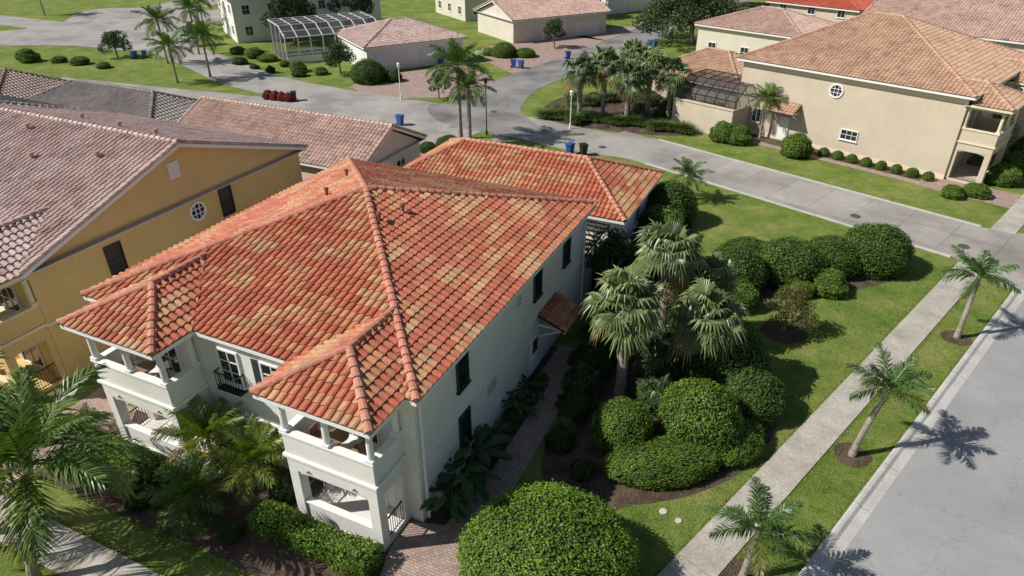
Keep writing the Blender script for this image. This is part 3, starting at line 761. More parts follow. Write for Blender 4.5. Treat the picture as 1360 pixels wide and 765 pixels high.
def disc(name, x, y, r, z, mat): sheet(name, [(x + r * random.uniform(.85, 1.1) * math.cos(i * math.pi / 7), y + r * random.uniform(.85, 1.1) * math.sin(i * math.pi / 7)) for i in range(14)], z, mat, 1, .03)
disc('mulch_bed', 14.9, 31.2, 1.25, .008, M_mulch)
for (x, y) in ((14.6, 21.7), (24.1, 30.6), (8.1, 15.8)): disc('mulch_bed', x, y, .8, .008, M_mulch)
sheet('mulch_bed', [(2.6, 73), (4.5, 69.5), (9, 67.6), (15, 65.4), (19, 66), (19, 74), (18, 82), (10, 82), (5, 80)], .007, M_mulch, 2)
sheet('mulch_bed', lsh([(24, -.2), (32, -.2), (33.5, -2.2), (30, -4), (24, -2.4)]), .007, M_mulch, 2)
def lid(name, x, y, r, mat):
    e = empty(name, (x, y, 0)); q = PB(); q.tube([(0, 0, .0), (0, 0, .05)], [r, r], 24); q.tube([(0, 0, .05), (0, 0, .06)], [r * .8, r * .78], 24); q.build('cover', mat, e)
lid('utility_cover', 5.9, 18.6, .15, M_lid); lid('utility_cover', 6.4, 18.15, .13, M_lid)
for (x, y) in ((30.7, 41.5), (25.5, 46.5), (8.5, 62.2), (-2, 74)): lid('manhole_cover', x, y, .36, M_ironlid)

# ------------------------------------------------------------------ vegetation
def lump(P, seed, f=3.):
    r = np.random.default_rng(seed); s = 0
    for i in range(6):
        k = r.normal(size=3) * f * (1 + i * .35); s = s + np.sin(P @ k + r.random() * 6.28) / (1 + i * .4)
    return s / 3.2

def leaf_quads(P, N, size, col, aspect=.5, tilt=.6, rs=None):
    rs = rs or rng; n = len(P)
    N = N + rs.normal(size=(n, 3)) * tilt; N /= np.linalg.norm(N, axis=1)[:, None]
    T = rs.normal(size=(n, 3)); T -= (T * N).sum(1)[:, None] * N; T /= np.linalg.norm(T, axis=1)[:, None]
    Bn = np.cross(N, T); s = size * (.65 + .7 * rs.random((n, 1)))
    V = np.stack([P - T * s, P + Bn * s * aspect + N * s * .12, P + T * s, P - Bn * s * aspect + N * s * .12], 1).reshape(-1, 3)
    F = np.arange(n * 4).reshape(-1, 4); C = np.repeat(col, 4, 0); return V, F, C

def greens(n, base, var=.35, rs=None, yellow=.1):
    rs = rs or rng; c = np.array(base)[None] * (1 - var / 2 + var * 1.3 * rs.random((n, 1)) ** 1.3)
    m = rs.random(n) < yellow; c[m] = c[m] * np.array([1.6, 1.3, 1.0]); return c

def ball_mesh(name, n, leaf, base, lumpa=.06, seed=1, zmin=-.55, ff=3., aspect=.5, tilt=.55):
    rs = np.random.default_rng(seed)
    D = rs.normal(size=(int(n * 1.6), 3)); D /= np.linalg.norm(D, axis=1)[:, None]; D = D[D[:, 2] > zmin][:n]
    L = lump(D, seed, ff); R = 1 + lumpa * L + .035 * rs.normal(size=len(D)) - .05 * rs.random(len(D)) ** 3
    P = D * R[:, None]
    c = greens(len(D), base, .5, rs) * (1 + .3 * L[:, None]) * (1 + .28 * lump(D, seed + 9, 9)[:, None])
    V, F, C = leaf_quads(P, D.copy(), leaf, c, aspect, tilt, rs)
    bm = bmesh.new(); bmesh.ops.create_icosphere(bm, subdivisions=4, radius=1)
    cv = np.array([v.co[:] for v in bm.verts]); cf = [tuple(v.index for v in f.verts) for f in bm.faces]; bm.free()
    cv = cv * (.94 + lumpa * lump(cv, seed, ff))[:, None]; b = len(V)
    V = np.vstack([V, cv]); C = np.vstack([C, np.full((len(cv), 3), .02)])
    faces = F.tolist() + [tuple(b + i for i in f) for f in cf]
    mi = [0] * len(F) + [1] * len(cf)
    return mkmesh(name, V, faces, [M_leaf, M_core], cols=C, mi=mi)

G1 = (.12, .2, .028); G2 = (.075, .135, .022); G3 = (.05, .095, .024)
MB_big = ball_mesh('clipped_leaves', 30000, .020, (.145, .24, .03), .06, 11, -.5, ff=4.5)
MB_a = ball_mesh('clipped_leaves', 12000, .032, G1, .075, 12, ff=4)
MB_b = ball_mesh('clipped_leaves', 11000, .034, G2, .09, 13)
MB_b2 = ball_mesh('clipped_leaves', 11000, .034, (.085, .145, .024), .12, 23, ff=2.2)
MB_c = ball_mesh('shrub_leaves', 6000, .05, G1, .22, 14, -.4, 2.5)
MB_d = ball_mesh('shrub_leaves', 5000, .055, G3, .28, 15, -.4, 3)
MB_s = ball_mesh('small_leaves', 2200, .07, G1, .08, 16)
def bush(name, me, x, y, r, h=None, ry=None, rot=None, zc=None):
    h = h or r * 1.5; ry = ry or r
    rz = h / 1.55
    return addobj(name, me, None, (x, y, h - rz), (0, 0, rot if rot is not None else random.uniform(0, 6)), (r, ry, rz))
bush('round_shrub', MB_big, 1.25, 15.7, 3.0, 2.9, 2.7, 0)
bush('round_shrub', MB_a, 4.8, 22.5, 1.3, 2.1)
bush('round_shrub', MB_a, 8.2, 22.9, 1.85, 2.7, 1.7)
bush('low_hedge', MB_a, 6.3, 20.9, 2.5, 1.15, 1.25, .15)
bush('low_hedge', MB_a, 9.6, 22.2, 1.6, 1.1, 1.2, .8)
bush('dark_shrub', MB_b2, 10.3, 27.0, 2.1, 3.2); bush('dark_shrub', MB_b, 11.0, 24.6, 1.5, 2.1)
for i, (x, y, r) in enumerate(((13.5, 36.2, 2.0), (17.0, 37.3, 1.95), (20.2, 38.3, 1.75), (23.1, 38.6, 2.0), (14.8, 38.2, 1.7))): bush('clipped_shrub', (MB_b, MB_b2)[i % 2], x, y, r, r * random.uniform(1.2, 1.45), r * random.uniform(.85, 1.1))
bush('loose_shrub', MB_c, 19.0, 35.6, 1.1, 1.3); bush('loose_shrub', MB_c, 12.9, 33.9, 1.2, 1.5); bush('loose_shrub', MB_c, 17.2, 35.2, .8, .9)
bush('dark_shrub', MB_b, 11.4, 45.6, 1.9, 2.9); bush('loose_shrub', MB_c, 10.2, 43.0, 1.5, 2.2); bush('loose_shrub', MB_c, 9.4, 40.2, 1.4, 2.0)
for (x, y, r, h) in ((4.0, 27.8, 1.0, 1.2), (5.8, 30.4, 1.3, 1.8), (7.2, 33, 1.5, 2.2), (9.3, 31.5, 1.6, 2.0), (3.0, 24.6, .9, .9), (6.8, 25, 1.1, 1.2), (6.3, 36.6, 1.5, 2.6), (8.6, 35.6, 1.5, 2.4), (2.1, 22.3, .6, .7), (3.4, 26.2, .9, 1.1), (2.9, 20.6, .5, .6)): bush('loose_shrub', MB_d, x, y, r, h)
for i in range(8):
    t = i / 7; bush('small_round_shrub', MB_s, 28.4 + 6.3 * t, 59.9 - 6.1 * t, .5 * random.uniform(.85, 1.1), .75)
for (n, t, r, h) in ((-31.6, 59.4, 1.1, 1.8), (-30.2, 60.0, 1.2, 1.6), (-26.0, 62.6, .7, 1), (-24.6, 60.3, 1.3, 2.0), (-11.5, 60, .8, .9), (-10.2, 61.5, .9, 1.0), (-9.6, 66, 1.2, 1.6), (-9.4, 70, 1.3, 1.7), (-9.5, 75, 1.5, 2), (-39.4, 62.5, 1.3, 2)):
    x, y = st(n, t); bush('loose_shrub', MB_c, x, y, r, h)
def box_hedge(name, u0, u1, v0, v1, h, n, base):
    rs = np.random.default_rng(int(v0 * 100 + 999)); P = []; N = []
    a, b = u1 - u0, v1 - v0; areas = [a * b, a * h, a * h, b * h, b * h]; S = sum(areas)
    for k, A in enumerate(areas):
        m = int(n * A / S); r = rs.random((m, 2))
        if k == 0: p = np.c_[u0 + a * r[:, 0], v0 + b * r[:, 1], np.full(m, h)]; nn = (0, 0, 1)
        elif k == 1: p = np.c_[u0 + a * r[:, 0], np.full(m, v0), h * r[:, 1]]; nn = (0, -1, 0)
        elif k == 2: p = np.c_[u0 + a * r[:, 0], np.full(m, v1), h * r[:, 1]]; nn = (0, 1, 0)
        elif k == 3: p = np.c_[np.full(m, u0), v0 + b * r[:, 0], h * r[:, 1]]; nn = (-1, 0, 0)
        else: p = np.c_[np.full(m, u1), v0 + b * r[:, 0], h * r[:, 1]]; nn = (1, 0, 0)
        P.append(p); N.append(np.repeat([nn], m, 0).astype(float))
    P = np.vstack(P); N = np.vstack(N); L = lump(P, 5, 1.2)
    P = P + N * (.12 * L + .05 * rs.normal(size=len(P)))[:, None]
    V, F, C = leaf_quads(P, N, .055, greens(len(P), base, .5, rs) * (1 + .35 * L[:, None]), rs=rs)
    e = empty(name, (-3.2, 18, 0), HANG); addobj('leaves', mkmesh('leaves', V, F, M_leaf, cols=C), e)
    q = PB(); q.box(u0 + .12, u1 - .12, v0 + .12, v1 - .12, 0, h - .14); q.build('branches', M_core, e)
box_hedge('clipped_hedge', -3.1, -2.15, .7, 5.9, .8, 9500, G1)
box_hedge('clipped_hedge', -3.0, -2.1, 10.2, 15.2, .7, 7000, G1)

def feather_crown(seed, nf=18, nl=34, up=75, down=-15, droop=70, ll=.3, base=(.095, .165, .03), plume=.0):
    r = random.Random(seed); V = []; F = []; C = []
    for i in range(nf):
        az = i * 2.39996 + r.uniform(-.2, .2); t = (i + .5) / nf
        e0 = math.radians(up + (down - up) * t + r.uniform(-7, 7)); dr = math.radians(droop * (.6 + .5 * t) * r.uniform(.85, 1.15)); L = r.uniform(.85, 1.05) * (.8 + .2 * math.sin(math.pi * t))
        h = Vector((math.cos(az), math.sin(az), 0)); sd = Vector((-math.sin(az), math.cos(az), 0)); p = Vector((0, 0, 0)); n = 16; pts = []
        for k in range(n + 1):
            s = k / n; a = e0 - dr * s ** 1.2; d = h * math.cos(a) + Vector((0, 0, 1)) * math.sin(a)
            pts.append((p.copy(), d)); p = p + d * (L / n)
        br = r.uniform(.75, 1.2); bc = [b * br for b in base]
        if t > .85 and r.random() < .5: bc = [base[0] * 2.2, base[1] * 1.25, base[2] * 1.2]
        for k in range(n):
            (a, da), (b, db) = pts[k], pts[k + 1]; w = .014 * (1 - k / n) + .003; o = len(V)
            V += [a - sd * w, a + sd * w, b + sd * w * .9, b - sd * w * .9]; F.append((o, o + 1, o + 2, o + 3)); C += [[.13, .17, .05]] * 4
        for k in range(nl):
            s = .13 + .87 * (k + r.random() * .6) / nl; f = s * n; j = min(int(f), n - 1); q = f - j
            P = pts[j][0].lerp(pts[j + 1][0], q); d = pts[j][1].lerp(pts[j + 1][1], q).normalized(); upv = sd.cross(d) * -1
            if upv.z < 0: upv = -upv
            l = ll * (math.sin(math.pi * min(1, .12 + .86 * s)) ** .6) * r.uniform(.85, 1.1)
            for sg in (-1, 1):
                an = math.radians(r.uniform(48, 62)) * (1 - .45 * s); fold = r.uniform(-.15, .35) if not plume else r.uniform(-plume, plume)
                dd = (sd * sg * math.sin(an) + d * math.cos(an) + upv * fold).normalized()
                m = P + dd * l * .5; e = P + dd * l + Vector((0, 0, -l * r.uniform(.15, .4))); wv = d * .012 + upv * .003
                o = len(V); V += [P - wv * .6, P + wv * .6, m + wv, m - wv, e]; F += [(o, o + 1, o + 2, o + 3), (o + 3, o + 2, o + 4)]
                cv = r.uniform(.75, 1.3); C += [[c * cv for c in bc]] * 5
    return mkmesh('fronds', [tuple(v) for v in V], F, M_palmleaf, cols=C)

def fan_crown(seed, nf=34, base=(.155, .205, .075), segs=22):
    r = random.Random(seed); V = []; F = []; C = []
    for i in range(nf):
        az = i * 2.39996 + r.uniform(-.3, .3); t = (i + .5) / nf; e0 = math.radians(82 - 118 * t ** 1.1 + r.uniform(-10, 10))
        h = Vector((math.cos(az), math.sin(az), 0)); sd = Vector((-math.sin(az), math.cos(az), 0)); Z = Vector((0, 0, 1))
        d = h * math.cos(e0) + Z * math.sin(e0); Lp = r.uniform(.34, .62); hub = d * Lp - Z * .05 * Lp
        e1 = e0 - math.radians(r.uniform(12, 36)); fd = h * math.cos(e1) + Z * math.sin(e1); up = h * -math.sin(e1) + Z * math.cos(e1)
        o = len(V); w = sd * .012; V += [-w, w, hub + w, hub - w]; F.append((o, o + 1, o + 2, o + 3)); C += [[.2, .23, .08]] * 4
        br = r.uniform(.6, 1.3); bc = [b * br for b in base]
        if t > .88: bc = [.3, .21, .1]; e1 -= .5
        R = r.uniform(.42, .6)
        for k in range(segs):
            a = math.radians(-110 + 220 * k / (segs - 1)); dd = fd * math.cos(a) + sd * math.sin(a); pr = sd * math.cos(a) - fd * math.sin(a)
            l = R * (.75 + .25 * math.cos(a)) * r.uniform(.86, 1.12); ww = l * .058
            m = hub + dd * l * .6 + up * (.05 * math.cos(a) - .02); tip = hub + dd * l * .95 - Z * l * r.uniform(.15, .6) + up * .02
            o = len(V); V += [hub, m - pr * ww - up * .012, m + up * .012, m + pr * ww - up * .012, tip]
            F += [(o, o + 1, o + 2), (o, o + 2, o + 3), (o + 1, o + 4, o + 2), (o + 2, o + 4, o + 3)]
            cv = r.uniform(.8, 1.25); C += [[c * cv for c in bc]] * 4 + [[bc[0] * cv * 1.5, bc[1] * cv * 1.25, bc[2] * cv * 1.3]]
    return mkmesh('fan_fronds', [tuple(v) for v in V], F, M_palmleaf, cols=C)

FC = [feather_crown(s, 20, 38, 78, -14, 75) for s in (1, 2)]
FCs = [feather_crown(s, 12, 50, 70, 2, 62, .27, (.075, .145, .035), .5) for s in (3, 4, 5)]
FCy = [feather_crown(s, 24, 34, 82, 8, 65, .3, (.17, .23, .035)) for s in (6, 7)]
FN = [fan_crown(s) for s in (11, 12, 13)]
FNd = fan_crown(14, 26, (.09, .14, .05))
def palm(name, x, y, h, crown, R, lean=(0, 0), tr=.14, boots=False, rot=None):
    e = empty(name, (x, y, 0)); pts = []; rad = []; n = 20
    for i in range(n + 1):
        s = i / n; pts.append((lean[0] * s ** 1.5, lean[1] * s ** 1.5, h * s - .02))
        rad.append(tr * (1.35 - .35 * min(1, s * 5)) * (1 + (.06 if i % 2 else -.03)) * (1 - .12 * s) + (.08 * s if boots else 0))
    q = PB(); q.tube(pts, rad, 10)
    if boots:
        for k in range(46):
            s = .45 + .55 * k / 46; a = k * 2.4; px, py, pz = lean[0] * s ** 1.5, lean[1] * s ** 1.5, h * s
            rr = tr * .9; q.beam((px + rr * math.cos(a), py + rr * math.sin(a), pz - .1), (px + (rr + .16) * math.cos(a), py + (rr + .16) * math.sin(a), pz + .2), .07, .04)
    q.build('trunk', M_trunk, e)
    if not boots and tr < .2:
        g = PB(); g.tube([(lean[0], lean[1], h - .02), (lean[0] * 1.04, lean[1] * 1.04, h + .25), (lean[0] * 1.06, lean[1] * 1.06, h + .5)], [tr * .95, tr * .8, tr * .3], 10)
        g.build('crownshaft', M_shaft, e)
    addobj('crown', crown, e, (lean[0], lean[1], h + .1), (random.uniform(-.08, .08), random.uniform(-.08, .08), rot if rot is not None else random.uniform(0, 6)), (R, R, R))
    return e
palm('cabbage_palm', 5.2, 25.8, 4.9, FN[0], 2.2, (-.1, .1), .23, True)
palm('cabbage_palm', 8.6, 26.4, 3.7, FN[1], 2.1, (.5, .2), .23, True)
palm('cabbage_palm', 7.8, 29.6, 5.5, FN[2], 2.05, (-.1, .2), .2, True)
palm('cabbage_palm', 9.8, 30.2, 3.7, FN[0], 1.7, (.3, .1), .2, True)
palm('palmetto', 6.9, 25.2, .3, FNd, 1.4, (0, 0), .15, False); palm('palmetto', 7.2, 27.6, .9, FNd, 1.5, (0, 0), .15); palm('palmetto', 5.6, 29.4, .8, FNd, 1.5, (0, 0), .15)
palm('palmetto', 3.4, 26.2, .3, FNd, 1.1, (0, 0), .12); palm('palmetto', 9.8, 25.4, .5, FNd, 1.3, (0, 0), .12)
palm('street_palm', 14.6, 21.7, 3.1, FCs[0], 2.15, (.9, .45), .13); palm('street_palm', 24.1, 30.6, 3.4, FCs[1], 2.15, (.25, .4), .13)
palm('street_palm', 8.1, 15.6, 2.1, FCs[2], 2.0, (.25, .2), .12)
palm('queen_palm', -16.7, 15.5, 4.5, FC[0], 4.0, (.7, 1.0), .17)
palm('queen_palm', -19.6, 17.6, 4.6, FC[1], 3.6, (-.3, .2), .17)
palm('areca_palm', *loc(-1.3, 7.1), 1.4, FCy[0], 2.2, (0, 0), .1); palm('areca_palm', *loc(-1.3, 9.5), 1.7, FCy[1], 2.2, (0, 0), .1)
palm('areca_palm', *loc(-3.3, 8.6), .8, FC[1], 1.9, (0, 0), .1); palm('areca_palm', *loc(-2.4, 16.0), .4, FC[0], 1.4, (0, 0), .1)
for (u, v, r) in ((-3.6, 6.4, .4), (-3.9, 10.9, .5), (-2.6, 11.0, .6), (-3.8, 13.4, .4), (-1.2, 5.9, .6)): x, y = loc(u, v); bush('loose_shrub', MB_d, x, y, r, r * 1.3)
palm('tall_palm', -5.0, 64.7, 6.8, FC[0], 3.6, (0, 0), .2); palm('tall_palm', -4.0, 63.0, 5.2, FC[1], 2.8, (0, 0), .2)
for i, (x, y, h) in enumerate(((7.0, 71, 4.8), (9.6, 72, 5.4), (11.8, 69.8, 4.4), (14.2, 71.5, 5.2), (16.2, 70.2, 4.6), (12.6, 74, 5.8))): palm('cabbage_palm', x, y, h, (FNd, FN[1], FNd, FN[0])[i % 4], 2.3, (0, 0), .2, True)
palm('queen_palm', -42, 87, 4.2, FC[0], 3.2); palm('queen_palm', -39, 90, 4.9, FC[1], 3.2); palm('queen_palm', -48, 98, 5.4, FC[0], 3.4); palm('queen_palm', -46, 104, 6, FC[1], 3.2)
palm('queen_palm', -51, 118, 5.5, FC[1], 3.2); palm('queen_palm', -90, 140, 6, FC[0], 3.6); palm('queen_palm', -53, 124, 5, FC[0], 3.2)
palm('small_palm', 24.2, 65.0, 3.7, FC[1], 2.2, (0, 0), .12); palm('small_palm', 13.6, 49.7, 1.9, FC[0], 1.9, (0, 0), .12)
palm('queen_palm', 44, 62, 3, FC[1], 2.4); palm('queen_palm', 58, 145, 7, FC[1], 3.2)

def tuft_mesh(seed, n=420, base=(.15, .19, .06)):
    r = random.Random(seed); V = []; F = []; C = []
    for i in range(n):
        az = r.uniform(0, 6.283); h = Vector((math.cos(az), math.sin(az), 0)); sd = Vector((-h.y, h.x, 0)); b = h * r.uniform(0, .25); el = math.radians(r.uniform(35, 85)); L = r.uniform(.7, 1.1)
        m = b + (h * math.cos(el) + Vector((0, 0, math.sin(el)))) * L * .55; e = m + (h * math.cos(el - .9) + Vector((0, 0, math.sin(el - .9)))) * L * .5; w = sd * .018
        o = len(V); V += [b - w, b + w, m + w, m - w, e]; F += [(o, o + 1, o + 2, o + 3), (o + 3, o + 2, o + 4)]; c = r.uniform(.6, 1.3); C += [[k * c for k in base]] * 5
    return mkmesh('blades', [tuple(v) for v in V], F, M_palmleaf, cols=C)
TF = [tuft_mesh(1), tuft_mesh(2, 420, (.1, .155, .04))]
for i in range(26):
    t = i / 25; x = 3.6 + 14 * t + random.uniform(-.4, .4); y = 71.5 - 5.6 * t + 1.2 * math.sin(t * 3) + random.uniform(-.6, .6)
    addobj('ornamental_grass', TF[i % 2], None, (x, y, 0), (0, 0, random.uniform(0, 6)), (1.3, 1.3, 1.35))
for i in range(16): addobj('ornamental_grass', TF[i % 2], None, (random.uniform(5, 18), random.uniform(69.5, 80), 0), (0, 0, random.uniform(0, 6)), (1.5, 1.5, 1.6))
for (x, y, s) in ((10.1, 30.6, 1.2), (9.9, 25.8, 1.1), (4.3, 30.8, 1.1), (2.3, 23.2, .7), (3.9, 23.9, .6)): addobj('ornamental_grass', TF[0], None, (x, y, 0), (0, 0, random.uniform(0, 6)), (s, s, s))
for (u, v, s) in ((-3.2, 12.2, .6), (-3.9, 9.7, .5), (-3.7, 7.5, .5), (-3.9, 14.4, .6)): x, y = loc(u, v); addobj('ornamental_grass', TF[1], None, (x, y, 0), (0, 0, 1), (s, s, s))

# loose grass blades that feather the lawn edges along walks, kerb and beds
def grass_edges():
    rs = np.random.default_rng(77); pts = []
    for n0, t0, t1, cnt in ((-7.68, 2, 48, 2600), (-6.02, 2, 48, 2600), (-4.2, 2, 46, 2600)):
        t = rs.uniform(t0, t1, cnt); n = n0 + rs.normal(0, .035, cnt); pts.append(np.c_[n * .701 + t * .713, -n * .713 + t * .701])
    for u0 in (-5.87, -4.72):
        v = rs.uniform(0, 20, 1500); u = u0 + rs.normal(0, .05, 1500); pts.append(np.c_[-3.2 + .4226 * u - .9063 * v, 18 + .9063 * u + .4226 * v])
    t = rs.uniform(2, 48, 9000); n = rs.uniform(-6.0, -4.2, 9000); pts.append(np.c_[n * .701 + t * .713, -n * .713 + t * .701])
    t = rs.uniform(14, 47, 15000); n = rs.uniform(-13, -7.7, 15000); pts.append(np.c_[n * .701 + t * .713, -n * .713 + t * .701])
    P = np.vstack(pts); N = len(P); a = rs.uniform(0, 6.28, N); w = .018; h = rs.uniform(.03, .085, N)
    dx, dy = np.cos(a) * w, np.sin(a) * w; lx, ly = rs.normal(0, .03, N), rs.normal(0, .03, N)
    V = np.stack([np.c_[P[:, 0] - dx, P[:, 1] - dy, np.zeros(N)], np.c_[P[:, 0] + dx, P[:, 1] + dy, np.zeros(N)], np.c_[P[:, 0] + lx, P[:, 1] + ly, h]], 1).reshape(-1, 3)
    C = np.repeat(greens(N, (.17, .235, .05), .6, rs, .25), 3, 0)
    addobj('lawn_blades', mkmesh('lawn_blades', V, np.arange(3 * N).reshape(-1, 3), M_leaf, cols=C))
grass_edges()

def paddle_plant(name, x, y, s, seed):
    r = random.Random(seed); V = []; F = []; C = []
    for i in range(16):
        az = i * 2.4 + r.uniform(-.3, .3); h = Vector((math.cos(az), math.sin(az), 0)); sd = Vector((-h.y, h.x, 0)); el = math.radians(r.uniform(45, 85)); st_ = (h * math.cos(el) + Vector((0, 0, math.sin(el)))) * r.uniform(.7, 1.2)
        e2 = el - .9; d = h * math.cos(e2) + Vector((0, 0, math.sin(e2))); L = r.uniform(.6, .9); c = r.uniform(.7, 1.3); W = .15; n = 5; o = len(V)
        V += [-sd * .02, sd * .02, st_ + sd * .015, st_ - sd * .015]; F.append((o, o + 1, o + 2, o + 3)); C += [[.08, .12, .03]] * 4
        o = len(V); up = sd.cross(d)
        for k in range(n + 1):
            q = k / n; wd = W * math.sin(math.pi * (.08 + .88 * q)); P = st_ + d * L * q - Vector((0, 0, .35 * q * q * L))
            V += [P - sd * wd + up * .04, P, P + sd * wd + up * .04]; C += [[.04 * c, .09 * c, .022 * c]] * 3
        for k in range(n): a = o + 3 * k; F += [(a, a + 1, a + 4, a + 3), (a + 1, a + 2, a + 5, a + 4)]
    addobj(name, mkmesh('leaves', [tuple(v) for v in V], F, M_palmleaf, cols=C, smooth=True), None, (x, y, 0), (0, 0, 0), (s, s, s))
for i, (u, v, s) in enumerate(((.9, -.45, 1.1), (1.9, -.4, 1.4), (3.2, -.45, 1.5), (4.6, -.4, .9), (7.2, -.4, .8), (8.6, -.4, .7))): paddle_plant('bird_of_paradise_plant', *loc(u, v), s, i)
for i in range(7): x, y = loc(5.2 + i * .8, -.5); bush('small_round_shrub', MB_s, x, y, .32, .45)

def tree(name, x, y, h, clumps, n, leaf, base, tr=.15, seed=1, flowers=None):
    rs = np.random.default_rng(seed); e = empty(name, (x, y, 0)); q = PB(); fork = h * .35
    q.tube([(0, 0, -.02), (.03, 0, fork * .5), (0, .03, fork)], [tr * 1.3, tr, tr * .85], 8)
    for (c, r) in clumps:
        c = Vector(c); m = Vector((0, .02, fork)).lerp(c, .5) + Vector((0, 0, .1 * h)) * .3
        q.tube([(0, .03, fork - .05), tuple(m), tuple(c)], [tr * .6, tr * .4, tr * .12], 6)
    q.build('trunk', M_trunk, e)
    Ps = []; Ns = []; Cs = []
    tot = sum(r ** 2 for _, r in clumps)
    for (c, r) in clumps:
        m = int(n * r * r / tot); D = rs.normal(size=(m, 3)); D /= np.linalg.norm(D, axis=1)[:, None]
        R = r * (.45 + .6 * rs.random(m) ** .5) * (1 + .25 * lump(D, seed + 3, 3)); P = D * R[:, None]; P[:, 2] *= .75
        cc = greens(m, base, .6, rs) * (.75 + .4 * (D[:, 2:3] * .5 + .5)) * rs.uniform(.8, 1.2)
        if flowers is not None: k = rs.random(m) < .12; cc[k] = flowers
        Ps.append(P + np.array(c)); Ns.append(D); Cs.append(cc)
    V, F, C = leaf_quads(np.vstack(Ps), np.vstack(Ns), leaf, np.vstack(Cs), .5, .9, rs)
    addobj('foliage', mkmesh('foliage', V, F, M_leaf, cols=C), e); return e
def clumpset(n, R, z0, z1, r, seed):
    q = random.Random(seed); o = []
    for i in range(n):
        a = i * 2.4 + q.uniform(-.3, .3); t = (i + .5) / n; o.append(((R * math.sqrt(t) * math.cos(a), R * math.sqrt(t) * math.sin(a), z0 + (z1 - z0) * (1 - t) + q.uniform(-.2, .2) * r), r * q.uniform(.7, 1.2)))
    return o
tree('crape_myrtle', 14.9, 31.2, 2.6, clumpset(14, 1.1, .9, 2.5, .5, 1), 4800, .055, (.11, .13, .035), .06, 1, (.3, .12, .09))
tree('ligustrum_tree', 5.6, 34.4, 4.4, clumpset(12, 1.4, 2.2, 4.2, .75, 2), 6000, .07, (.04, .065, .022), .1, 2)
tree('ligustrum_tree', *loc(21.5, 18.2), 4.2, clumpset(12, 1.6, 2.0, 4.0, .8, 3), 4500, .09, (.04, .07, .02), .1, 3)
tree('ligustrum_tree', *loc(17, 18.8), 3.6, clumpset(10, 1.2, 1.6, 3.4, .7, 4), 3500, .09, (.04, .07, .02), .1, 4)
tree('live_oak', 28, 112, 9, clumpset(32, 7.5, 2.8, 7, 2.2, 5), 15000, .22, (.055, .085, .03), .4, 5)
tree('live_oak', -34, 112, 8, clumpset(14, 3, 3, 7.5, 1.5, 6), 6000, .2, (.035, .065, .022), .3, 6)
tree('live_oak', -27, 122, 9, clumpset(14, 3, 4, 8.5, 1.5, 7), 5000, .2, (.035, .065, .022), .3, 7)
tree('live_oak', -46, 142, 8, clumpset(18, 5, 3, 8, 1.8, 8), 7000, .24, (.05, .09, .025), .3, 8)
tree('live_oak', 46, 150, 9, clumpset(20, 6, 4, 9, 2.2, 9), 7000, .3, (.04, .07, .025), .3, 9)
tree('live_oak', 12, 138, 8, clumpset(16, 4, 3, 8, 1.8, 15), 6000, .24, (.045, .075, .025), .3, 15)
tree('small_tree', -22.5, 91.5, 4, clumpset(10, 1.6, 1.5, 3.6, .9, 10), 3500, .12, (.04, .07, .022), .12, 10)
tree('small_tree', 6.4, 109, 4, clumpset(8, 1.4, 1.5, 3.6, .8, 11), 2500, .12, (.04, .07, .02), .12, 11)
tree('small_tree', -8.5, 79.5, 3, clumpset(8, 1.1, 1.2, 3, .6, 12), 2500, .09, (.04, .07, .02), .1, 12)
for i, (x, y) in enumerate(((-57, 102), (-49, 111))): tree('small_tree', x, y, 3.6, clumpset(9, 1.5, 1.3, 3.4, .9, 30 + i), 2600, .13, (.05, .09, .025), .12, 20 + i)
def lane_shrubs(pts, r, me, name):
    for (x, y) in pts:
        k = r * random.uniform(.6, 1.25); bush(name, me, x + random.uniform(-.9, .9), y + random.uniform(-.9, .9), k * random.uniform(.8, 1.4), k * random.uniform(.9, 1.4))
lane_shrubs([(-25 - i * 3.2, 91.5 + i * 2.5) for i in range(6)], 1.0, MB_c, 'lane_shrub')
lane_shrubs([(-28 - i * 3.2, 90.5 + i * 2.4) for i in range(4)], .7, MB_d, 'lane_shrub')
lane_shrubs([(-17.5, 89.5), (-15.8, 87.8), (-17.8, 87)], 1.6, MB_b, 'lane_shrub')
lane_shrubs([(-4 + i * 1.3, 104 - i * .4) for i in range(5)], 1.2, MB_a, 'lane_shrub')
lane_shrubs([(-6.2, 62.4), (-7, 60.8), (-3.2, 61.4), (-4.6, 60.2)], .9, MB_b, 'lane_shrub')
lane_shrubs([(-56 - i * 4, 96 + i * 1.2) for i in range(4)], 1.0, MB_c, 'lane_shrub')
lane_shrubs([(9.5, 78), (13, 80), (16, 79), (6.5, 75.8)], 1.4, MB_d, 'lane_shrub')
MB_r = ball_mesh('flower_leaves', 2200, .08, (.26, .045, .035), .2, 17)
for i in range(4): bush('red_flower_shrub', MB_r, -28.2 + i * .9, 79.4 - i * .35, .6, .95)

# ------------------------------------------------------------------ street furniture
def bin_(x, y, rot=0., mat=None):
    e = empty('wheeled_bin', (x, y, 0), rot); q = PB()
    q.v = [(-.22, -.26, .08), (.22, -.26, .08), (.22, .2, .08), (-.22, .2, .08), (-.3, -.36, 1.0), (.3, -.36, 1.0), (.3, .36, 1.0), (-.3, .36, 1.0)]
    q.f = [(0, 3, 2, 1), (4, 5, 6, 7), (0, 1, 5, 4), (1, 2, 6, 5), (2, 3, 7, 6), (3, 0, 4, 7)]; q.build('body', mat or M_bluebin, e, .03)
    l = PB(); l.box(-.33, .33, -.4, .38, 1.002, 1.07); l.beam((-.28, .44, 1.0), (.28, .44, 1.0), .04, .04); l.build('lid', mat or M_bluebin, e, .02)
    w = PB()
    for s in (-1, 1): w.tube([(s * .25, .28, .13), (s * .31, .28, .13)], [.13, .13], 12)
    w.build('wheels', M_blackp, e)
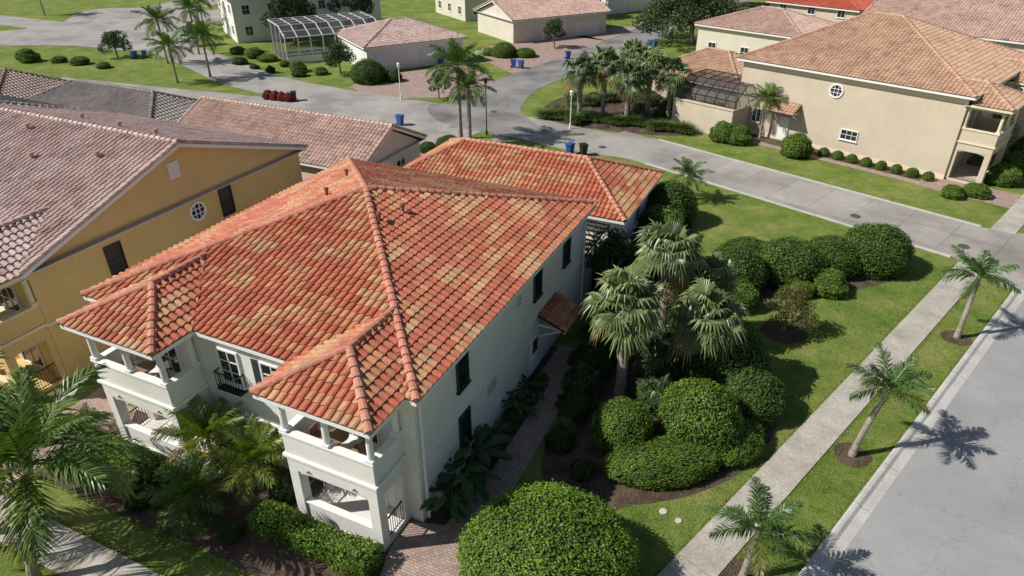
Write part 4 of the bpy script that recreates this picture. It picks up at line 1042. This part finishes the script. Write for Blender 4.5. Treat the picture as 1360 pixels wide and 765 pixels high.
for (x, y) in ((-11.5, 69.2), (5.3, 60.2), (.2, 95.5), (1.2, 95), (-54, 101), (-52.8, 101.6), (20.6, 107), (21.8, 108.5), (8, 101), (-9.8, 97)): bin_(x, y, random.uniform(0, 3))
bin_(6.5, 60.0, .4, M_blackp); bin_(-25, 78.6, .2, M_blackp)
def lamp(x, y, h, mat):
    e = empty('street_lamp', (x, y, 0)); q = PB(); q.tube([(0, 0, 0), (0, 0, .5), (0, 0, .52), (0, 0, h)], [.11, .1, .055, .045], 10)
    q.tube([(0, 0, h), (0, 0, h + .06), (0, 0, h + .4), (0, 0, h + .42), (0, 0, h + .58)], [.06, .12, .17, .22, .03], 8); q.build('post', mat, e)
lamp(-12.8, 79, 3.6, M_trim); lamp(5.9, 68.0, 3.3, M_trim); lamp(-2.5, 65.8, 5.0, M_dark)

# ------------------------------------------------------------------ light, sky, camera
W = bpy.data.worlds.new('World'); SC.world = W; W.use_nodes = True; nt = W.node_tree
bg = nt.nodes.get('Background') or nt.nodes.new('ShaderNodeBackground')
sky = nt.nodes.new('ShaderNodeTexSky'); sky.sky_type = 'NISHITA'; sky.sun_disc = False
sky.sun_elevation = math.radians(43); sky.sun_rotation = math.radians(261.4)
nt.links.new(sky.outputs[0], bg.inputs[0]); bg.inputs[1].default_value = .068
sd = bpy.data.lights.new('sun', 'SUN'); sd.energy = 5.0; sd.angle = math.radians(.5); sd.color = (1, .96, .9)
so = bpy.data.objects.new('sun', sd); COLL.objects.link(so); so.location = (-60, -10, 70)
dv = Vector((.99 * math.cos(math.radians(43)), .15 * math.cos(math.radians(43)), -math.sin(math.radians(43))))
so.rotation_euler = dv.to_track_quat('-Z', 'Y').to_euler()
cam = bpy.data.cameras.new('camera'); co = bpy.data.objects.new('camera', cam); COLL.objects.link(co)
co.location = (0, 0, 21); co.rotation_euler = (math.radians(90 - 30.3), 0, 0); cam.lens = 24.0; cam.sensor_width = 36; cam.clip_end = 3000
SC.camera = co
SC.view_settings.view_transform = 'Standard'; SC.view_settings.look = 'None'; SC.view_settings.exposure = 0
